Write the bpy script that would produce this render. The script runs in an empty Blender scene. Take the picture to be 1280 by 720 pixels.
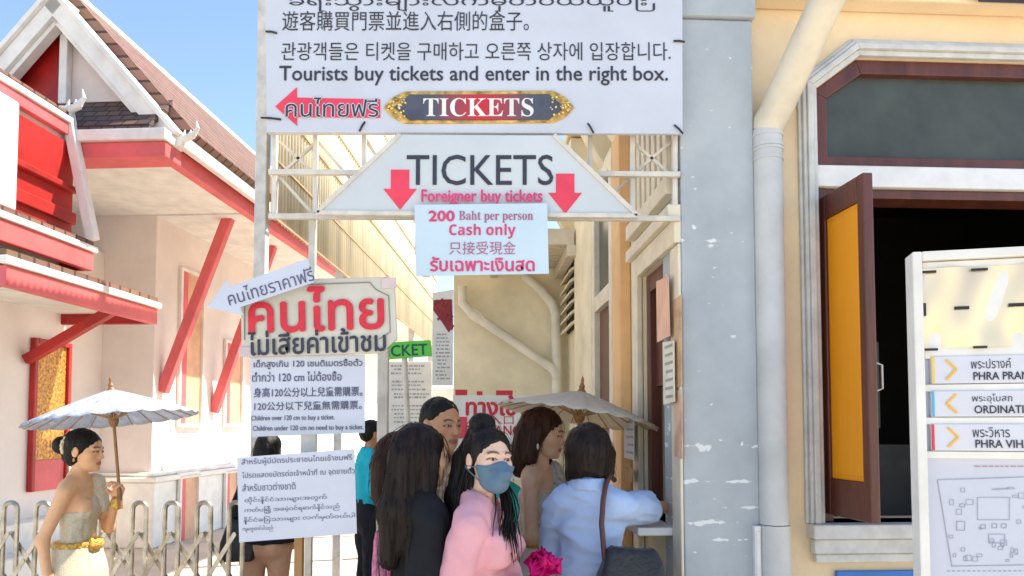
import bpy, math, random
import numpy as np
from mathutils import Vector, Matrix, Euler
R = math.radians
random.seed(7)
S = bpy.context.scene
C = S.collection

# ------------------------------------------------------------------ camera, sky, sun, exposure
PITCH = R(2.8); F = 924.0; CX = 640.0; CY = 490.0; EYE = 1.6
cd = bpy.data.cameras.new('camera'); cam = bpy.data.objects.new('camera', cd); C.objects.link(cam)
cam.location = (0, 0, EYE); cam.rotation_euler = (math.pi/2 + PITCH, 0, 0)
cd.sensor_width = 36; cd.lens = 36*F/1280; cd.shift_y = (CY-360)/1280
cd.clip_start = 0.05; cd.clip_end = 3000
S.camera = cam
SUN_EL = R(52); SUN_AZ = R(72)          # azimuth clockwise from +Y: sun high on the right, a little behind the alley
w = bpy.data.worlds.new("World"); S.world = w; w.use_nodes = True
nt = w.node_tree; bg = nt.nodes['Background']
sky = nt.nodes.new('ShaderNodeTexSky'); sky.sky_type = 'NISHITA'; sky.sun_disc = False
sky.sun_elevation = SUN_EL; sky.sun_rotation = SUN_AZ
sky.altitude = 0; sky.air_density = 1.0; sky.dust_density = 0.1; sky.ozone_density = 0.35
nt.links.new(sky.outputs[0], bg.inputs[0]); bg.inputs[1].default_value = 0.115
sd = bpy.data.lights.new('sun', 'SUN'); sun = bpy.data.objects.new('sun', sd); C.objects.link(sun)
sd.energy = 4.0; sd.angle = R(0.6); sd.color = (1, .90, .74)
sdir = Vector((math.sin(SUN_AZ)*math.cos(SUN_EL), math.cos(SUN_AZ)*math.cos(SUN_EL), math.sin(SUN_EL)))
sun.rotation_euler = sdir.to_track_quat('Z', 'Y').to_euler(); sun.location = (6, 4, 12)
S.view_settings.view_transform = 'Standard'; S.view_settings.look = 'None'
S.view_settings.exposure = 1.36; S.view_settings.gamma = 1

# ------------------------------------------------------------------ pixel <-> world
cp, sp = math.cos(PITCH), math.sin(PITCH)
def ray(px, py):
    x = (px-CX)/F; u = -(py-CY)/F
    return Vector((x, cp - u*sp, sp + u*cp))
def pt(px, py, Y):                       # world point seen at a pixel at depth Y
    d = ray(px, py); t = Y/d.y
    return Vector((d.x*t, Y, EYE + d.z*t))
def onplane(M, px, py, axis, val):       # local coords where the pixel ray meets a local plane of frame M
    Mi = M.inverted(); o = Mi @ Vector((0, 0, EYE)); d = Mi.to_3x3() @ ray(px, py)
    t = (val - o[axis])/d[axis]
    return o + d*t

# ------------------------------------------------------------------ materials
MATS = {}
def mat(name, col, rough=.6, var=.06, scale=6, bump=.0, bscale=40, metal=0, spec=.5, col2=None, stretch=None, sss=0, det=5):
    if name in MATS: return MATS[name]
    m = bpy.data.materials.new(name); m.use_nodes = True; t = m.node_tree; L = t.links
    b = t.nodes['Principled BSDF']
    b.inputs['Roughness'].default_value = rough; b.inputs['Metallic'].default_value = metal
    b.inputs['Specular IOR Level'].default_value = spec
    if sss: 
        b.inputs['Subsurface Weight'].default_value = sss; b.inputs['Subsurface Radius'].default_value = (.012, .004, .002); b.inputs['Subsurface Scale'].default_value = 1
    tc = t.nodes.new('ShaderNodeTexCoord'); mp = t.nodes.new('ShaderNodeMapping'); L.new(tc.outputs['Object'], mp.inputs[0])
    if stretch: mp.inputs['Scale'].default_value = stretch
    n = t.nodes.new('ShaderNodeTexNoise'); n.inputs['Scale'].default_value = scale; n.inputs['Detail'].default_value = det; n.inputs['Roughness'].default_value = .6
    L.new(mp.outputs[0], n.inputs['Vector'])
    rp = t.nodes.new('ShaderNodeValToRGB'); L.new(n.outputs['Fac'], rp.inputs[0])
    c2 = col2 if col2 else tuple(max(0, c*(1-var*3)) for c in col)
    c1 = col if col2 else tuple(min(1, c*(1+var)) for c in col)
    rp.color_ramp.elements[0].position = .3; rp.color_ramp.elements[1].position = .62
    rp.color_ramp.elements[0].color = (*c2, 1); rp.color_ramp.elements[1].color = (*c1, 1)
    L.new(rp.outputs[0], b.inputs['Base Color'])
    if bump:
        n2 = t.nodes.new('ShaderNodeTexNoise'); n2.inputs['Scale'].default_value = bscale; n2.inputs['Detail'].default_value = 4
        L.new(mp.outputs[0], n2.inputs['Vector'])
        bp = t.nodes.new('ShaderNodeBump'); bp.inputs['Strength'].default_value = bump; bp.inputs['Distance'].default_value = .01
        L.new(n2.outputs['Fac'], bp.inputs['Height']); L.new(bp.outputs[0], b.inputs['Normal'])
    MATS[name] = m
    return m
def bsdf(m): return m.node_tree.nodes['Principled BSDF']
def attr_mat(name, rough=.5, sss=.12):
    m = bpy.data.materials.new(name); m.use_nodes = True; t = m.node_tree; b = t.nodes['Principled BSDF']
    a = t.nodes.new('ShaderNodeAttribute'); a.attribute_name = 'Col'
    n = t.nodes.new('ShaderNodeTexNoise'); n.inputs['Scale'].default_value = 45; n.inputs['Detail'].default_value = 3
    tc = t.nodes.new('ShaderNodeTexCoord'); t.links.new(tc.outputs['Object'], n.inputs['Vector'])
    mr = t.nodes.new('ShaderNodeMapRange'); mr.inputs['To Min'].default_value = .88; mr.inputs['To Max'].default_value = 1.1; t.links.new(n.outputs['Fac'], mr.inputs['Value'])
    mx = t.nodes.new('ShaderNodeVectorMath'); mx.operation = 'SCALE'; t.links.new(a.outputs['Color'], mx.inputs[0]); t.links.new(mr.outputs[0], mx.inputs['Scale'])
    t.links.new(mx.outputs[0], b.inputs['Base Color'])
    b.inputs['Roughness'].default_value = rough; b.inputs['Subsurface Weight'].default_value = sss
    b.inputs['Subsurface Radius'].default_value = (.012, .004, .002); b.inputs['Subsurface Scale'].default_value = 1
    bp = t.nodes.new('ShaderNodeBump'); bp.inputs['Strength'].default_value = .08; bp.inputs['Distance'].default_value = .004
    n2 = t.nodes.new('ShaderNodeTexNoise'); n2.inputs['Scale'].default_value = 260; t.links.new(tc.outputs['Object'], n2.inputs['Vector'])
    t.links.new(n2.outputs['Fac'], bp.inputs['Height']); t.links.new(bp.outputs[0], b.inputs['Normal'])
    return m

def trans_mat(name, col, fac=.4):
    m = mat(name, col, .7, .04, 4, .08, 60); t = m.node_tree; b = bsdf(m); out = t.nodes['Material Output']
    tr = t.nodes.new('ShaderNodeBsdfTranslucent'); tr.inputs[0].default_value = (*col, 1)
    mx = t.nodes.new('ShaderNodeMixShader'); mx.inputs[0].default_value = fac
    t.links.new(b.outputs[0], mx.inputs[1]); t.links.new(tr.outputs[0], mx.inputs[2]); t.links.new(mx.outputs[0], out.inputs[0])
    return m
M_GREY = mat('pilaster_paint', (.43, .47, .50), .75, .05, 5, .25, 30)
M_PEACH = mat('peach_plaster', (.84, .66, .43), .8, .05, 1.6, .3, 45)
M_CREAM = mat('cream_plaster', (.88, .77, .55), .8, .06, 3, .2, 35)
M_PALE = mat('pale_plaster', (.78, .72, .62), .8, .05, 3, .2, 35)
M_ORANGE = mat('bounce_tint_plaster', (.82, .50, .24), .8, .05, 3, .2, 35)  # orange of light bounced off the sunlit screen, put into the plaster colour
M_WHITE = mat('white_paint', (.76, .76, .76), .55, .04, 8, .12, 50)
M_TRIM = mat('trim_paint', (.60, .60, .58), .55, .06, 12, .15, 50)
M_BROWN = mat('brown_wood', (.115, .034, .022), .35, .12, 14, .2, 60, stretch=(1, 1, .1))
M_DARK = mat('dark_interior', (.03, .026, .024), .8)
M_YEL = mat('ochre_panel', (.86, .33, .006), .5, .02, 6, .06, 50, stretch=(3, 3, .3))
M_PIPE = mat('pipe_paint', (.55, .56, .56), .5, .05, 5, .1, 30)
M_PIPE2 = mat('pipe_cream', (.68, .60, .46), .55, .06, 6, .1, 30)
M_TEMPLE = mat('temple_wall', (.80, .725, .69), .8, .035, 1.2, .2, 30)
M_TGABLE = mat('temple_gable', (.74, .64, .61), .8, .05, 1.5, .15, 30)  # pinkish plaster of the pale gable half
M_RED = mat('temple_red', (.42, .014, .012), .45, .12, 3, .1, 30)
M_PINK = mat('temple_coral', (.72, .13, .14), .55, .06, 3, .1, 30)
M_TWHITE = mat('temple_white', (.80, .78, .74), .6, .05, 4, .15, 30)
M_PAPER = mat('sign_paper', (.58, .61, .69), .45, .03, 2, .25, 2.5)
M_PAPER2 = mat('laminated_paper', (.57, .60, .70), .25, .03, 3, .35, 4)
M_INK = mat('dark_ink', (.035, .037, .06), .6, .08, 30)
M_INKB = mat('blue_ink', (.09, .09, .17), .6)
M_RINK = mat('red_ink', (.62, .018, .04), .5, .06, 20)
M_PINKI = mat('pink_ink', (.66, .05, .17), .5)
M_ARROW = mat('arrow_red', (.78, .05, .10), .5)
M_BLACK = mat('black_plastic', (.015, .015, .017), .5)
M_STEEL = mat('cream_steel', (.66, .62, .55), .45, .08, 10, .1, 40)
M_GOLD = mat('gold_leaf', (.78, .46, .12), .32, .2, 30, .5, 60, metal=.55)
M_WOOD = mat('post_wood', (.40, .22, .08), .6, .12, 10, .2, 40, stretch=(1, 1, .1))
M_GROUND = mat('paving', (.60, .53, .43), .85, .08, 1.3, .3, 40)

def tile_mat(name, c1, c2, sx, sy, axis_map):
    m = bpy.data.materials.new(name); m.use_nodes = True; t = m.node_tree; b = t.nodes['Principled BSDF']
    tc = t.nodes.new('ShaderNodeTexCoord'); sep = t.nodes.new('ShaderNodeSeparateXYZ'); t.links.new(tc.outputs['Object'], sep.inputs[0])
    cb = t.nodes.new('ShaderNodeCombineXYZ'); t.links.new(sep.outputs[axis_map[0]], cb.inputs[0]); t.links.new(sep.outputs[axis_map[1]], cb.inputs[1])
    br = t.nodes.new('ShaderNodeTexBrick'); t.links.new(cb.outputs[0], br.inputs['Vector'])
    br.inputs['Color1'].default_value = (*c1, 1); br.inputs['Color2'].default_value = (*c2, 1); br.inputs['Mortar'].default_value = (c2[0]*.35, c2[1]*.35, c2[2]*.35, 1)
    br.inputs['Scale'].default_value = 1; br.inputs['Brick Width'].default_value = sx; br.inputs['Row Height'].default_value = sy; br.inputs['Mortar Size'].default_value = sy*.1
    n = t.nodes.new('ShaderNodeTexNoise'); n.inputs['Scale'].default_value = 3; t.links.new(tc.outputs['Object'], n.inputs['Vector'])
    mx = t.nodes.new('ShaderNodeMixRGB'); mx.blend_type = 'MULTIPLY'; mx.inputs[0].default_value = .5; t.links.new(br.outputs[0], mx.inputs[1]); t.links.new(n.outputs['Color'], mx.inputs[2])
    t.links.new(br.outputs[0], mx.inputs[1]); t.links.new(mx.outputs[0], b.inputs['Base Color']); b.inputs['Roughness'].default_value = .75
    bp = t.nodes.new('ShaderNodeBump'); bp.inputs['Strength'].default_value = .7; bp.inputs['Distance'].default_value = .03
    t.links.new(br.outputs['Fac'], bp.inputs['Height']); bp.invert = True; t.links.new(bp.outputs[0], b.inputs['Normal'])
    return m
M_TILE = tile_mat('roof_tiles', (.33, .17, .12), (.22, .11, .08), .16, .14, (1, 2))
M_TILEF = tile_mat('roof_tiles_front', (.20, .12, .10), (.10, .06, .06), .14, .09, (0, 2))

# ------------------------------------------------------------------ mesh builder
class MB:
    def __init__(s): s.v = []; s.f = []; s.m = []
    def add(s, vs, fs, mi=0):
        o = len(s.v); s.v += [tuple(v) for v in vs]; s.f += [tuple(i+o for i in f) for f in fs]; s.m += [mi]*len(fs); return s
    def box(s, x0, x1, y0, y1, z0, z1, mi=0, M=None):
        vs = [Vector((x, y, z)) for x in (x0, x1) for y in (y0, y1) for z in (z0, z1)]
        if M: vs = [M @ v for v in vs]
        return s.add(vs, [(0,1,3,2),(4,6,7,5),(0,4,5,1),(2,3,7,6),(0,2,6,4),(1,5,7,3)], mi)
    def prism(s, poly, e0, e1, mi=0):     # poly: 3D points; e0,e1: offset vectors
        n = len(poly); vs = [Vector(p)+Vector(e0) for p in poly]+[Vector(p)+Vector(e1) for p in poly]
        return s.add(vs, [tuple(range(n-1, -1, -1)), tuple(range(n, 2*n))]+[(i, (i+1) % n, n+(i+1) % n, n+i) for i in range(n)], mi)
    def bar(s, a, b, w, h, mi=0, up=(0, 0, 1)):
        a = Vector(a); b = Vector(b); d = (b-a).normalized(); u = Vector(up)
        x = d.cross(u); x = x.normalized() if x.length > 1e-5 else Vector((1, 0, 0)); y = x.cross(d)
        q = [x*w/2+y*h/2, -x*w/2+y*h/2, -x*w/2-y*h/2, x*w/2-y*h/2]
        return s.prism([a+k for k in q], (0, 0, 0), b-a, mi)
    def tube(s, P, r, n=12, mi=0, cap=True):
        P = [Vector(p) for p in P]; k = len(P); rs = r if isinstance(r, (list, tuple)) else [r]*k
        vs = []; prev = None
        for i, p in enumerate(P):
            d = (P[min(i+1, k-1)]-P[max(i-1, 0)]).normalized()
            if prev is None:
                a = d.cross(Vector((0, 0, 1))); a = a if a.length > 1e-3 else d.cross(Vector((0, 1, 0)))
            else: a = prev - d*prev.dot(d)
            a.normalize(); prev = a; b = d.cross(a)
            vs += [p+(a*math.cos(2*math.pi*j/n)+b*math.sin(2*math.pi*j/n))*rs[i] for j in range(n)]
        fs = [(i*n+j, i*n+(j+1) % n, (i+1)*n+(j+1) % n, (i+1)*n+j) for i in range(k-1) for j in range(n)]
        if cap: fs += [tuple(range(n-1, -1, -1)), tuple(range((k-1)*n, k*n))]
        return s.add(vs, fs, mi)
    def lathe(s, prof, n=16, c=(0, 0, 0), mi=0):
        c = Vector(c); vs = []
        for r, z in prof: vs += [c+Vector((max(r, 1e-4)*math.cos(2*math.pi*j/n), max(r, 1e-4)*math.sin(2*math.pi*j/n), z)) for j in range(n)]
        k = len(prof)
        return s.add(vs, [(i*n+j, i*n+(j+1) % n, (i+1)*n+(j+1) % n, (i+1)*n+j) for i in range(k-1) for j in range(n)]+[tuple(range(n-1, -1, -1)), tuple(range((k-1)*n, k*n))], mi)
    def build(s, name, mats, parent=None, smooth=False, bevel=0, loc=None):
        me = bpy.data.meshes.new(name); me.from_pydata(s.v, [], s.f)
        for m in (mats if isinstance(mats, (list, tuple)) else [mats]): me.materials.append(m)
        me.polygons.foreach_set('material_index', s.m)
        if smooth: me.polygons.foreach_set('use_smooth', [True]*len(me.polygons))
        me.update()
        o = bpy.data.objects.new(name, me); C.objects.link(o)
        if parent: o.parent = parent
        if loc is not None: o.location = loc
        if bevel:
            b = o.modifiers.new('bevel', 'BEVEL'); b.width = bevel; b.segments = 2; b.limit_method = 'ANGLE'; b.angle_limit = R(40)
        elif smooth:
            try: me.set_sharp_from_angle(angle=R(42))
            except Exception: pass
        return o
def tag(o, label=None, cat=None, group=None, kind=None):
    if label: o['label'] = label
    if cat: o['category'] = cat
    if group: o['group'] = group
    if kind: o['kind'] = kind
    return o
def empty(name, loc=(0, 0, 0), rot=(0, 0, 0), label=None, cat=None, group=None):
    o = bpy.data.objects.new(name, None); C.objects.link(o); o.location = loc; o.rotation_euler = rot; o.empty_display_size = .1
    return tag(o, label, cat, group)
def mtx(o):
    return Matrix.Translation(o.location) @ Euler(o.rotation_euler).to_matrix().to_4x4() @ Matrix.Diagonal((*o.scale, 1))
def copy_tree(o, parent=None):
    c = o.copy(); C.objects.link(c)
    if parent: c.parent = parent
    for ch in [k for k in o.children]: copy_tree(ch, c)
    return c

# ------------------------------------------------------------------ signs: a frame facing the camera, local x right, local z up, front is -y
class Sign:
    def __init__(s, name, label, cat, px, py, Y, yaw=0, roll=0, group=None):
        s.o = empty(name, pt(px, py, Y), (0, roll, yaw), label, cat, group); s.Y = Y
        s.o.rotation_mode = 'XYZ'; s.M = Matrix.Translation(s.o.location) @ Matrix.Rotation(yaw, 4, 'Z') @ Matrix.Rotation(roll, 4, 'Y')
        s.o.rotation_euler = s.M.to_euler(); s.k = Y/F
    def at(s, px, py, y=0):
        p = onplane(s.M, px, py, 1, y); return p.x, p.z
    def poly(s, pix, name, m, y0=0, y1=.012, bevel=0):
        pts = [Vector((*s.at(a, b, y0)[:1], 0, s.at(a, b, y0)[1])) for a, b in pix]
        return MB().prism(pts, (0, y0, 0), (0, y1, 0)).build(name, m, s.o, bevel=bevel)
    def text(s, body, cx, cy, wpx, hpx, m, y=-.0025, bold=0, name='lettering', tilt=0, label=None):
        return text_obj(s.o, body, s.at(cx, cy, y), wpx*s.k, hpx*s.k, m, y, bold, name, tilt)
def text_obj(parent, body, xz, wd, ht, m, y, bold=0, name='lettering', tilt=0, frame=None):
    cu = bpy.data.curves.new('t', 'FONT'); cu.body = body; cu.resolution_u = 3
    to = bpy.data.objects.new('t', cu); C.objects.link(to)
    me0 = bpy.data.meshes.new_from_object(to.evaluated_get(bpy.context.evaluated_depsgraph_get()))
    bpy.data.objects.remove(to); bpy.data.curves.remove(cu)
    n = len(me0.vertices); co = np.empty(n*3); me0.vertices.foreach_get('co', co); co = co.reshape(-1, 3)
    lo = co.min(0); hi = co.max(0); c = (lo+hi)/2; sz = np.maximum(hi-lo, 1e-6)
    q = (co-c)/sz; X = q[:, 0]*(wd); Z = q[:, 1]*ht
    ct, st = math.cos(tilt), math.sin(tilt)
    X, Z = X*ct-Z*st, X*st+Z*ct
    faces = [tuple(p.vertices) for p in me0.polygons]
    mb = MB(); offs = [(0, 0)]
    if bold:
        b = bold*ht; offs = [(-b, 0), (b, 0), (0, b), (0, -b)]
    for i, (dx, dz) in enumerate(offs):
        vs = [(xz[0]+a+dx, y-i*.0002, xz[1]+e+dz) for a, e in zip(X, Z)]
        mb.add(vs, faces)
    bpy.data.meshes.remove(me0)
    if frame: mb.v = [tuple(frame @ Vector(v)) for v in mb.v]
    return mb.build(name, m, parent)
# >>>STRUCTURE
# ------------------------------------------------------------------ ground
g = MB().box(-150, 150, -60, 400, -.3, 0).build('ground', M_GROUND); tag(g, kind='structure')

# ------------------------------------------------------------------ ticket building (local: u right along the facade, v into the alley)
p0 = pt(854, 500, 3.0)
TB = empty('ticket_building', (p0.x, 3.0, 0), (0, 0, R(3.1)), 'peach ticket office with grey pilaster, brown framed window and alley doorway', 'building')
MT = mtx(TB)
def fu(px, py, v=0): q = onplane(MT, px, py, 1, v); return q.x, q.z
def su(px, py, u=0): q = onplane(MT, px, py, 0, u); return q.y, q.z
HT = 4.3
# pilaster with peeling paint
def peel_mat():
    m = mat('peeling_pilaster', (.43, .47, .50), .7, .05, 3, .25, 30); t = m.node_tree; L = t.links; b = bsdf(m)
    src = b.inputs['Base Color'].links[0].from_socket
    tc = t.nodes.new('ShaderNodeTexCoord'); sep = t.nodes.new('ShaderNodeSeparateXYZ'); L.new(tc.outputs['Object'], sep.inputs[0])
    def band(center, width):
        a = t.nodes.new('ShaderNodeMath'); a.operation = 'SUBTRACT'; L.new(sep.outputs['Z'], a.inputs[0]); a.inputs[1].default_value = center
        a2 = t.nodes.new('ShaderNodeMath'); a2.operation = 'ABSOLUTE'; L.new(a.outputs[0], a2.inputs[0])
        c = t.nodes.new('ShaderNodeMapRange'); c.inputs['From Min'].default_value = 0; c.inputs['From Max'].default_value = width; c.inputs['To Min'].default_value = .17; c.inputs['To Max'].default_value = 0; L.new(a2.outputs[0], c.inputs['Value']); return c.outputs[0]
    acc = None
    for ce, wi in ((2.37, .012), (1.53, .03), (1.385, .014), (1.28, .012), (1.15, .012), (1.22, .02)):
        o = band(ce, wi)
        if acc is None: acc = o
        else:
            k = t.nodes.new('ShaderNodeMath'); k.operation = 'MAXIMUM'; L.new(acc, k.inputs[0]); L.new(o, k.inputs[1]); acc = k.outputs[0]
    mp = t.nodes.new('ShaderNodeMapping'); mp.inputs['Scale'].default_value = (1, 1, 1.6); mp.inputs['Location'].default_value = (.37, 0, .21); L.new(tc.outputs['Object'], mp.inputs[0])
    n = t.nodes.new('ShaderNodeTexNoise'); n.inputs['Scale'].default_value = 15; n.inputs['Detail'].default_value = 6; L.new(mp.outputs[0], n.inputs['Vector'])
    ad = t.nodes.new('ShaderNodeMath'); ad.operation = 'ADD'; L.new(n.outputs['Fac'], ad.inputs[0]); L.new(acc, ad.inputs[1])
    st = t.nodes.new('ShaderNodeMapRange'); st.inputs['From Min'].default_value = .665; st.inputs['From Max'].default_value = .70; L.new(ad.outputs[0], st.inputs['Value'])
    mx = t.nodes.new('ShaderNodeMixRGB'); L.new(st.outputs[0], mx.inputs[0]); L.new(src, mx.inputs[1]); mx.inputs[2].default_value = (.74, .76, .76, 1)
    L.new(mx.outputs[0], b.inputs['Base Color'])
    return m
uP = fu(944, 300)[0]
MB().box(0, uP, 0, .30, 0, 3.305).build('pilaster', peel_mat(), TB, bevel=.006)
MB().box(-.012, uP+.012, -.022, .30, 3.308, 3.55).build('pilaster_cap', M_GREY, TB, bevel=.01)
# facade wall with window opening
VW = .07
iL = fu(1023, 400, VW)[0]; zs = fu(1080, 653, VW)[1]; zt = fu(1080, 73, VW)[1]; zc = fu(1023, 113, VW)[1]; uc = fu(1071, 73, VW)[0]; iR = iL+1.45
mb = MB()
mb.box(uP+.003, iL, VW, VW+.22, 0, HT); mb.box(iR, 3.6, VW, VW+.22, 0, HT)
mb.box(iL, iR, VW, VW+.22, 0, zs); mb.box(iL, iR, VW, VW+.22, zt, HT)
mb.prism([(iL, VW, zt), (uc, VW, zt), (iL, VW, zc)], (0, 0, 0), (0, .22, 0)); mb.prism([(iR, VW, zt), (iR, VW, zc), (iR-(uc-iL), VW, zt)], (0, 0, 0), (0, .22, 0))
mb.build('facade_wall', M_PEACH, TB)
zcn = fu(1100, 17, VW)[1]
mb = MB(); mb.box(uP+.015, 3.6, -.03, VW-.003, zcn, zcn+.10); mb.box(uP+.015, 3.6, -.06, VW-.003, zcn+.103, zcn+.45); mb.build('cornice', M_PEACH, TB, bevel=.008)
# stepped grey moulding round the window
oL = fu(998, 250, VW)[0]; dW = iL-oL
def ring(a, b, y0, y1):   # a,b offsets outwards from the opening
    def outl(o):
        k = o*.414
        return [(iL-o, zs), (iL-o, zc+k), (uc-k, zt+o), (iR-(uc-iL)+k, zt+o), (iR+o, zc+k), (iR+o, zs)]
    A = outl(a); B = outl(b); m = MB()
    for i in range(5):
        q = [A[i], A[i+1], B[i+1], B[i]]
        m.prism([(x, 0, z) for x, z in q], (0, y0, 0), (0, y1, 0))
    return m
fr = empty('window', (0, 0, 0)); fr.parent = TB
m1 = ring(.0, dW*.30, VW-.028, VW-.002)
for q in (ring(dW*.30, dW*.62, VW-.045, VW-.002), ring(dW*.62, dW*.82, VW-.034, VW-.002), ring(dW*.82, dW, VW-.018, VW-.002)): m1.add(q.v, q.f)
m1.build('moulding', M_TRIM, fr, bevel=.004)
# brown frame
wF = fu(1034, 160, VW)[0]-iL; zT0 = fu(1100, 210, VW+.03)[1]; zT1 = fu(1100, 198, VW+.03)[1]; zW = fu(1100, 237, VW+.03)[1]; zO = fu(1110, 250, VW+.04)[1]
def outl2(o):
    return [(iL+o, zT0), (iL+o, zc-o*.414), (uc+o*.414, zt-o), (iR-(uc-iL)-o*.414, zt-o), (iR-o, zc-o*.414), (iR-o, zT0)]
A = outl2(.001); B = outl2(wF+.006); m = MB()
for i in range(5): m.prism([(x, 0, z) for x, z in (A[i], A[i+1], B[i+1], B[i])], (0, VW+.012, 0), (0, VW+.10, 0))
m.box(iL+.001, iR-.001, VW+.014, VW+.10, zT0, zT1)
m.box(iL+.001, iL+.06, VW+.02, VW+.15, zs, zW-.002); m.box(iR-.06, iR-.001, VW+.02, VW+.15, zs, zW-.002); m.box(iL+.06, iR-.06, VW+.022, VW+.15, zO, zW-.004)
m.build('window_frame', M_BROWN, fr, bevel=.004)
MB().box(iL+.001, iR-.001, VW-.004, VW+.12, zW, zT0-.002).build('transom', M_WHITE, fr, bevel=.006)
mg = mat('dusty_glass', (.075, .082, .070), .28, .15, 2.2, .02, 6, spec=.35)
m = MB(); P = outl2(wF-.004); m.prism([(x, 0, z) for x, z in P], (0, VW+.05, 0), (0, VW+.058, 0)); m.build('pane', mg, fr)
# sill
m = MB(); uS = fu(1008, 670, VW)[0]; z1 = fu(1050, 671, VW)[1]; z2 = fu(1050, 690, VW)[1]; z3 = fu(1050, 702, VW)[1]
m.box(uS, iR+(iL-uS), VW-.075, VW+.15, z1, zs); m.box(uS+.012, iR+(iL-uS)-.012, VW-.05, VW-.003, z2, z1-.003); m.box(uS+.026, iR+(iL-uS)-.026, VW-.03, VW-.003, z3, z2-.003)
m.build('sill', M_TRIM, fr, bevel=.006)
# shutter leaf, hinged at the left and swung out
hu, hv = iL+.045, VW+.03; fz = pt(1090, 440, 2.80); fl = MT.inverted() @ Vector((fz.x, 2.80, 0)); th = math.atan2(fl.y-hv, fl.x-hu); LW = math.hypot(fl.y-hv, fl.x-hu)
sh = empty('shutter', (hu, hv, 0), (0, 0, th)); sh.parent = TB
zA, zB = zs+.035, zO-.005
m = MB(); st = .045
m.box(0, st, -.02, .02, zA, zB); m.box(LW-st, LW, -.02, .02, zA, zB); m.box(st, LW-st, -.0195, .0195, zA, zA+.15); m.box(st, LW-st, -.0195, .0195, zB-.10, zB)
m.build('shutter_frame', M_BROWN, sh, bevel=.004)
m = MB(); m.box(st, LW-st, -.009, .009, zA+.15, zB-.10); m.box(st+.014, LW-st-.014, -.014, .014, zA+.17, zB-.12); m.build('shutter_panel', M_YEL, sh, bevel=.004)
m = MB()
for z in (zA+.28, zB-.28): m.box(-.028, .004, -.025, -.012, z, z+.09); m.tube([(0, -.022, z), (0, -.022, z+.09)], .007, 8)
m.build('hinge', mat('hinge_steel', (.45, .43, .40), .4, metal=.8), sh)
m = MB(); m.tube([(LW-.02, .022, zA+.5), (LW-.02, .05, zA+.51), (LW-.02, .05, zA+.60), (LW-.02, .022, zA+.61)], .005, 8); m.build('handle', bpy.data.materials['hinge_steel'], sh)
# dark room behind
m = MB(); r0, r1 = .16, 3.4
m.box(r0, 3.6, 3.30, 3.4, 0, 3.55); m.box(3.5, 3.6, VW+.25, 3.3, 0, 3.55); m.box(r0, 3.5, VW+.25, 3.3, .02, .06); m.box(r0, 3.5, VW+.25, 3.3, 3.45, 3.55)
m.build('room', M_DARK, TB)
m = MB(); m.box(iL+.12, iL+1.2, 1.4, 1.8, 1.0, 1.5); m.box(iL+.62, iL+.9, 1.2, 1.25, 1.6, 2.1); m.box(iL+.34, iL+.38, 1.0, 1.03, 1.3, 2.52); m.box(iL+.10, iL+.38, 1.0, 1.03, 2.52, 2.56); m.box(iL+.13, iL+.30, 1.1, 1.12, 2.25, 2.47); m.box(iL+.44, iL+.55, 1.1, 1.12, 2.2, 2.47)
m.build('indoor_screen', mat('indoor_grey', (.14, .13, .12), .4), TB)
# ---- side wall along the alley
vn = su(843, 500)[0]; vf = su(804, 500)[0]; zl = su(820, 331)[1]; zcnt = su(835, 655)[1]
vEnd = su(709, 450)[0]
print('alley door', vn, vf, zl, zcnt, 'alley end', vEnd)
m = MB(); TW = .15
m.box(.003, TW, .303, vn, 0, HT) if vn > .31 else None
m.box(.003, TW, vf, vEnd, 0, 3.6); m.box(.003, TW, min(vn, .303)+.002, vf, zl, 3.6); m.box(.003, TW, vn, vf, 0, zcnt)
m.build('alley_wall', M_CREAM, TB)
m = MB(); m.box(-.03, 0, vf-.004, vf+.11, 0, zl+.10); m.box(-.03, 0, .002, vf-.006, zl, zl+.10); m.box(-.055, 0, .002, vf+.14, zl+.103, zl+.16)
m.box(-.014, -.001, .003, vn, 0, zl-.003)
m.build('door_moulding', mat('cream_trim', (.78, .70, .54), .6, .05, 8, .15, 40), TB, bevel=.005)
m = MB(); m.box(.02, .08, vf-.07, vf-.002, zcnt, zl-.002); m.box(.02, .08, vn, vf-.07, zl-.09, zl-.002); m.box(.05, .08, vn+.02, vf-.07, zcnt+.62, zl-.09); m.box(.03, .07, vn+.19, vn+.25, zcnt+.02, zl-.09)
m.build('door_frame', M_BROWN, TB, bevel=.004)
m = MB(); m.box(-.16, .12, vn+.01, vf-.05, zcnt-.035, zcnt); m.build('counter', M_WHITE, TB, bevel=.006)
# alley wall features
def strip(px0, px1, name, mt, pr, z0=0, z1=HT):
    a, b = su(px1, 450)[0], su(px0, 450)[0]; return MB().box(-pr, .001, a, b, z0, z1).build(name, mt, TB, bevel=.006)
strip(779, 789, 'wall_pilaster', M_ORANGE, .06)
bb = bpy.data.materials['cream_trim']
strip(726, 748, 'wall_pilaster', M_CREAM, .05)
w2 = empty('alley_window'); w2.parent = TB
a, b = su(776, 450)[0], su(749, 450)[0]; zz = su(756, 378)[1]; zb = 1.25; ztop = 3.25
m = MB(); m.box(-.05, 0, a, a+.10, zb, ztop); m.box(-.05, 0, b-.10, b, zb, ztop); m.box(-.05, 0, a+.10, b-.10, zz-.05, zz+.05); m.box(-.05, 0, a+.10, b-.10, zb, zb+.08); m.box(-.05, 0, a+.10, b-.10, ztop-.1, ztop); m.build('window_frame', bb, w2, bevel=.005)
m = MB(); m.box(-.012, -.004, a+.10, b-.10, zz+.05, ztop-.1); m.build('pane', mg, w2)
m = MB(); m.box(-.012, -.004, a+.10, b-.10, zb+.08, zz-.05); m.box(-.022, -.013, a+.10, a+.16, zb+.08, zz-.05); m.build('shutter', M_BROWN, w2)
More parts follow.
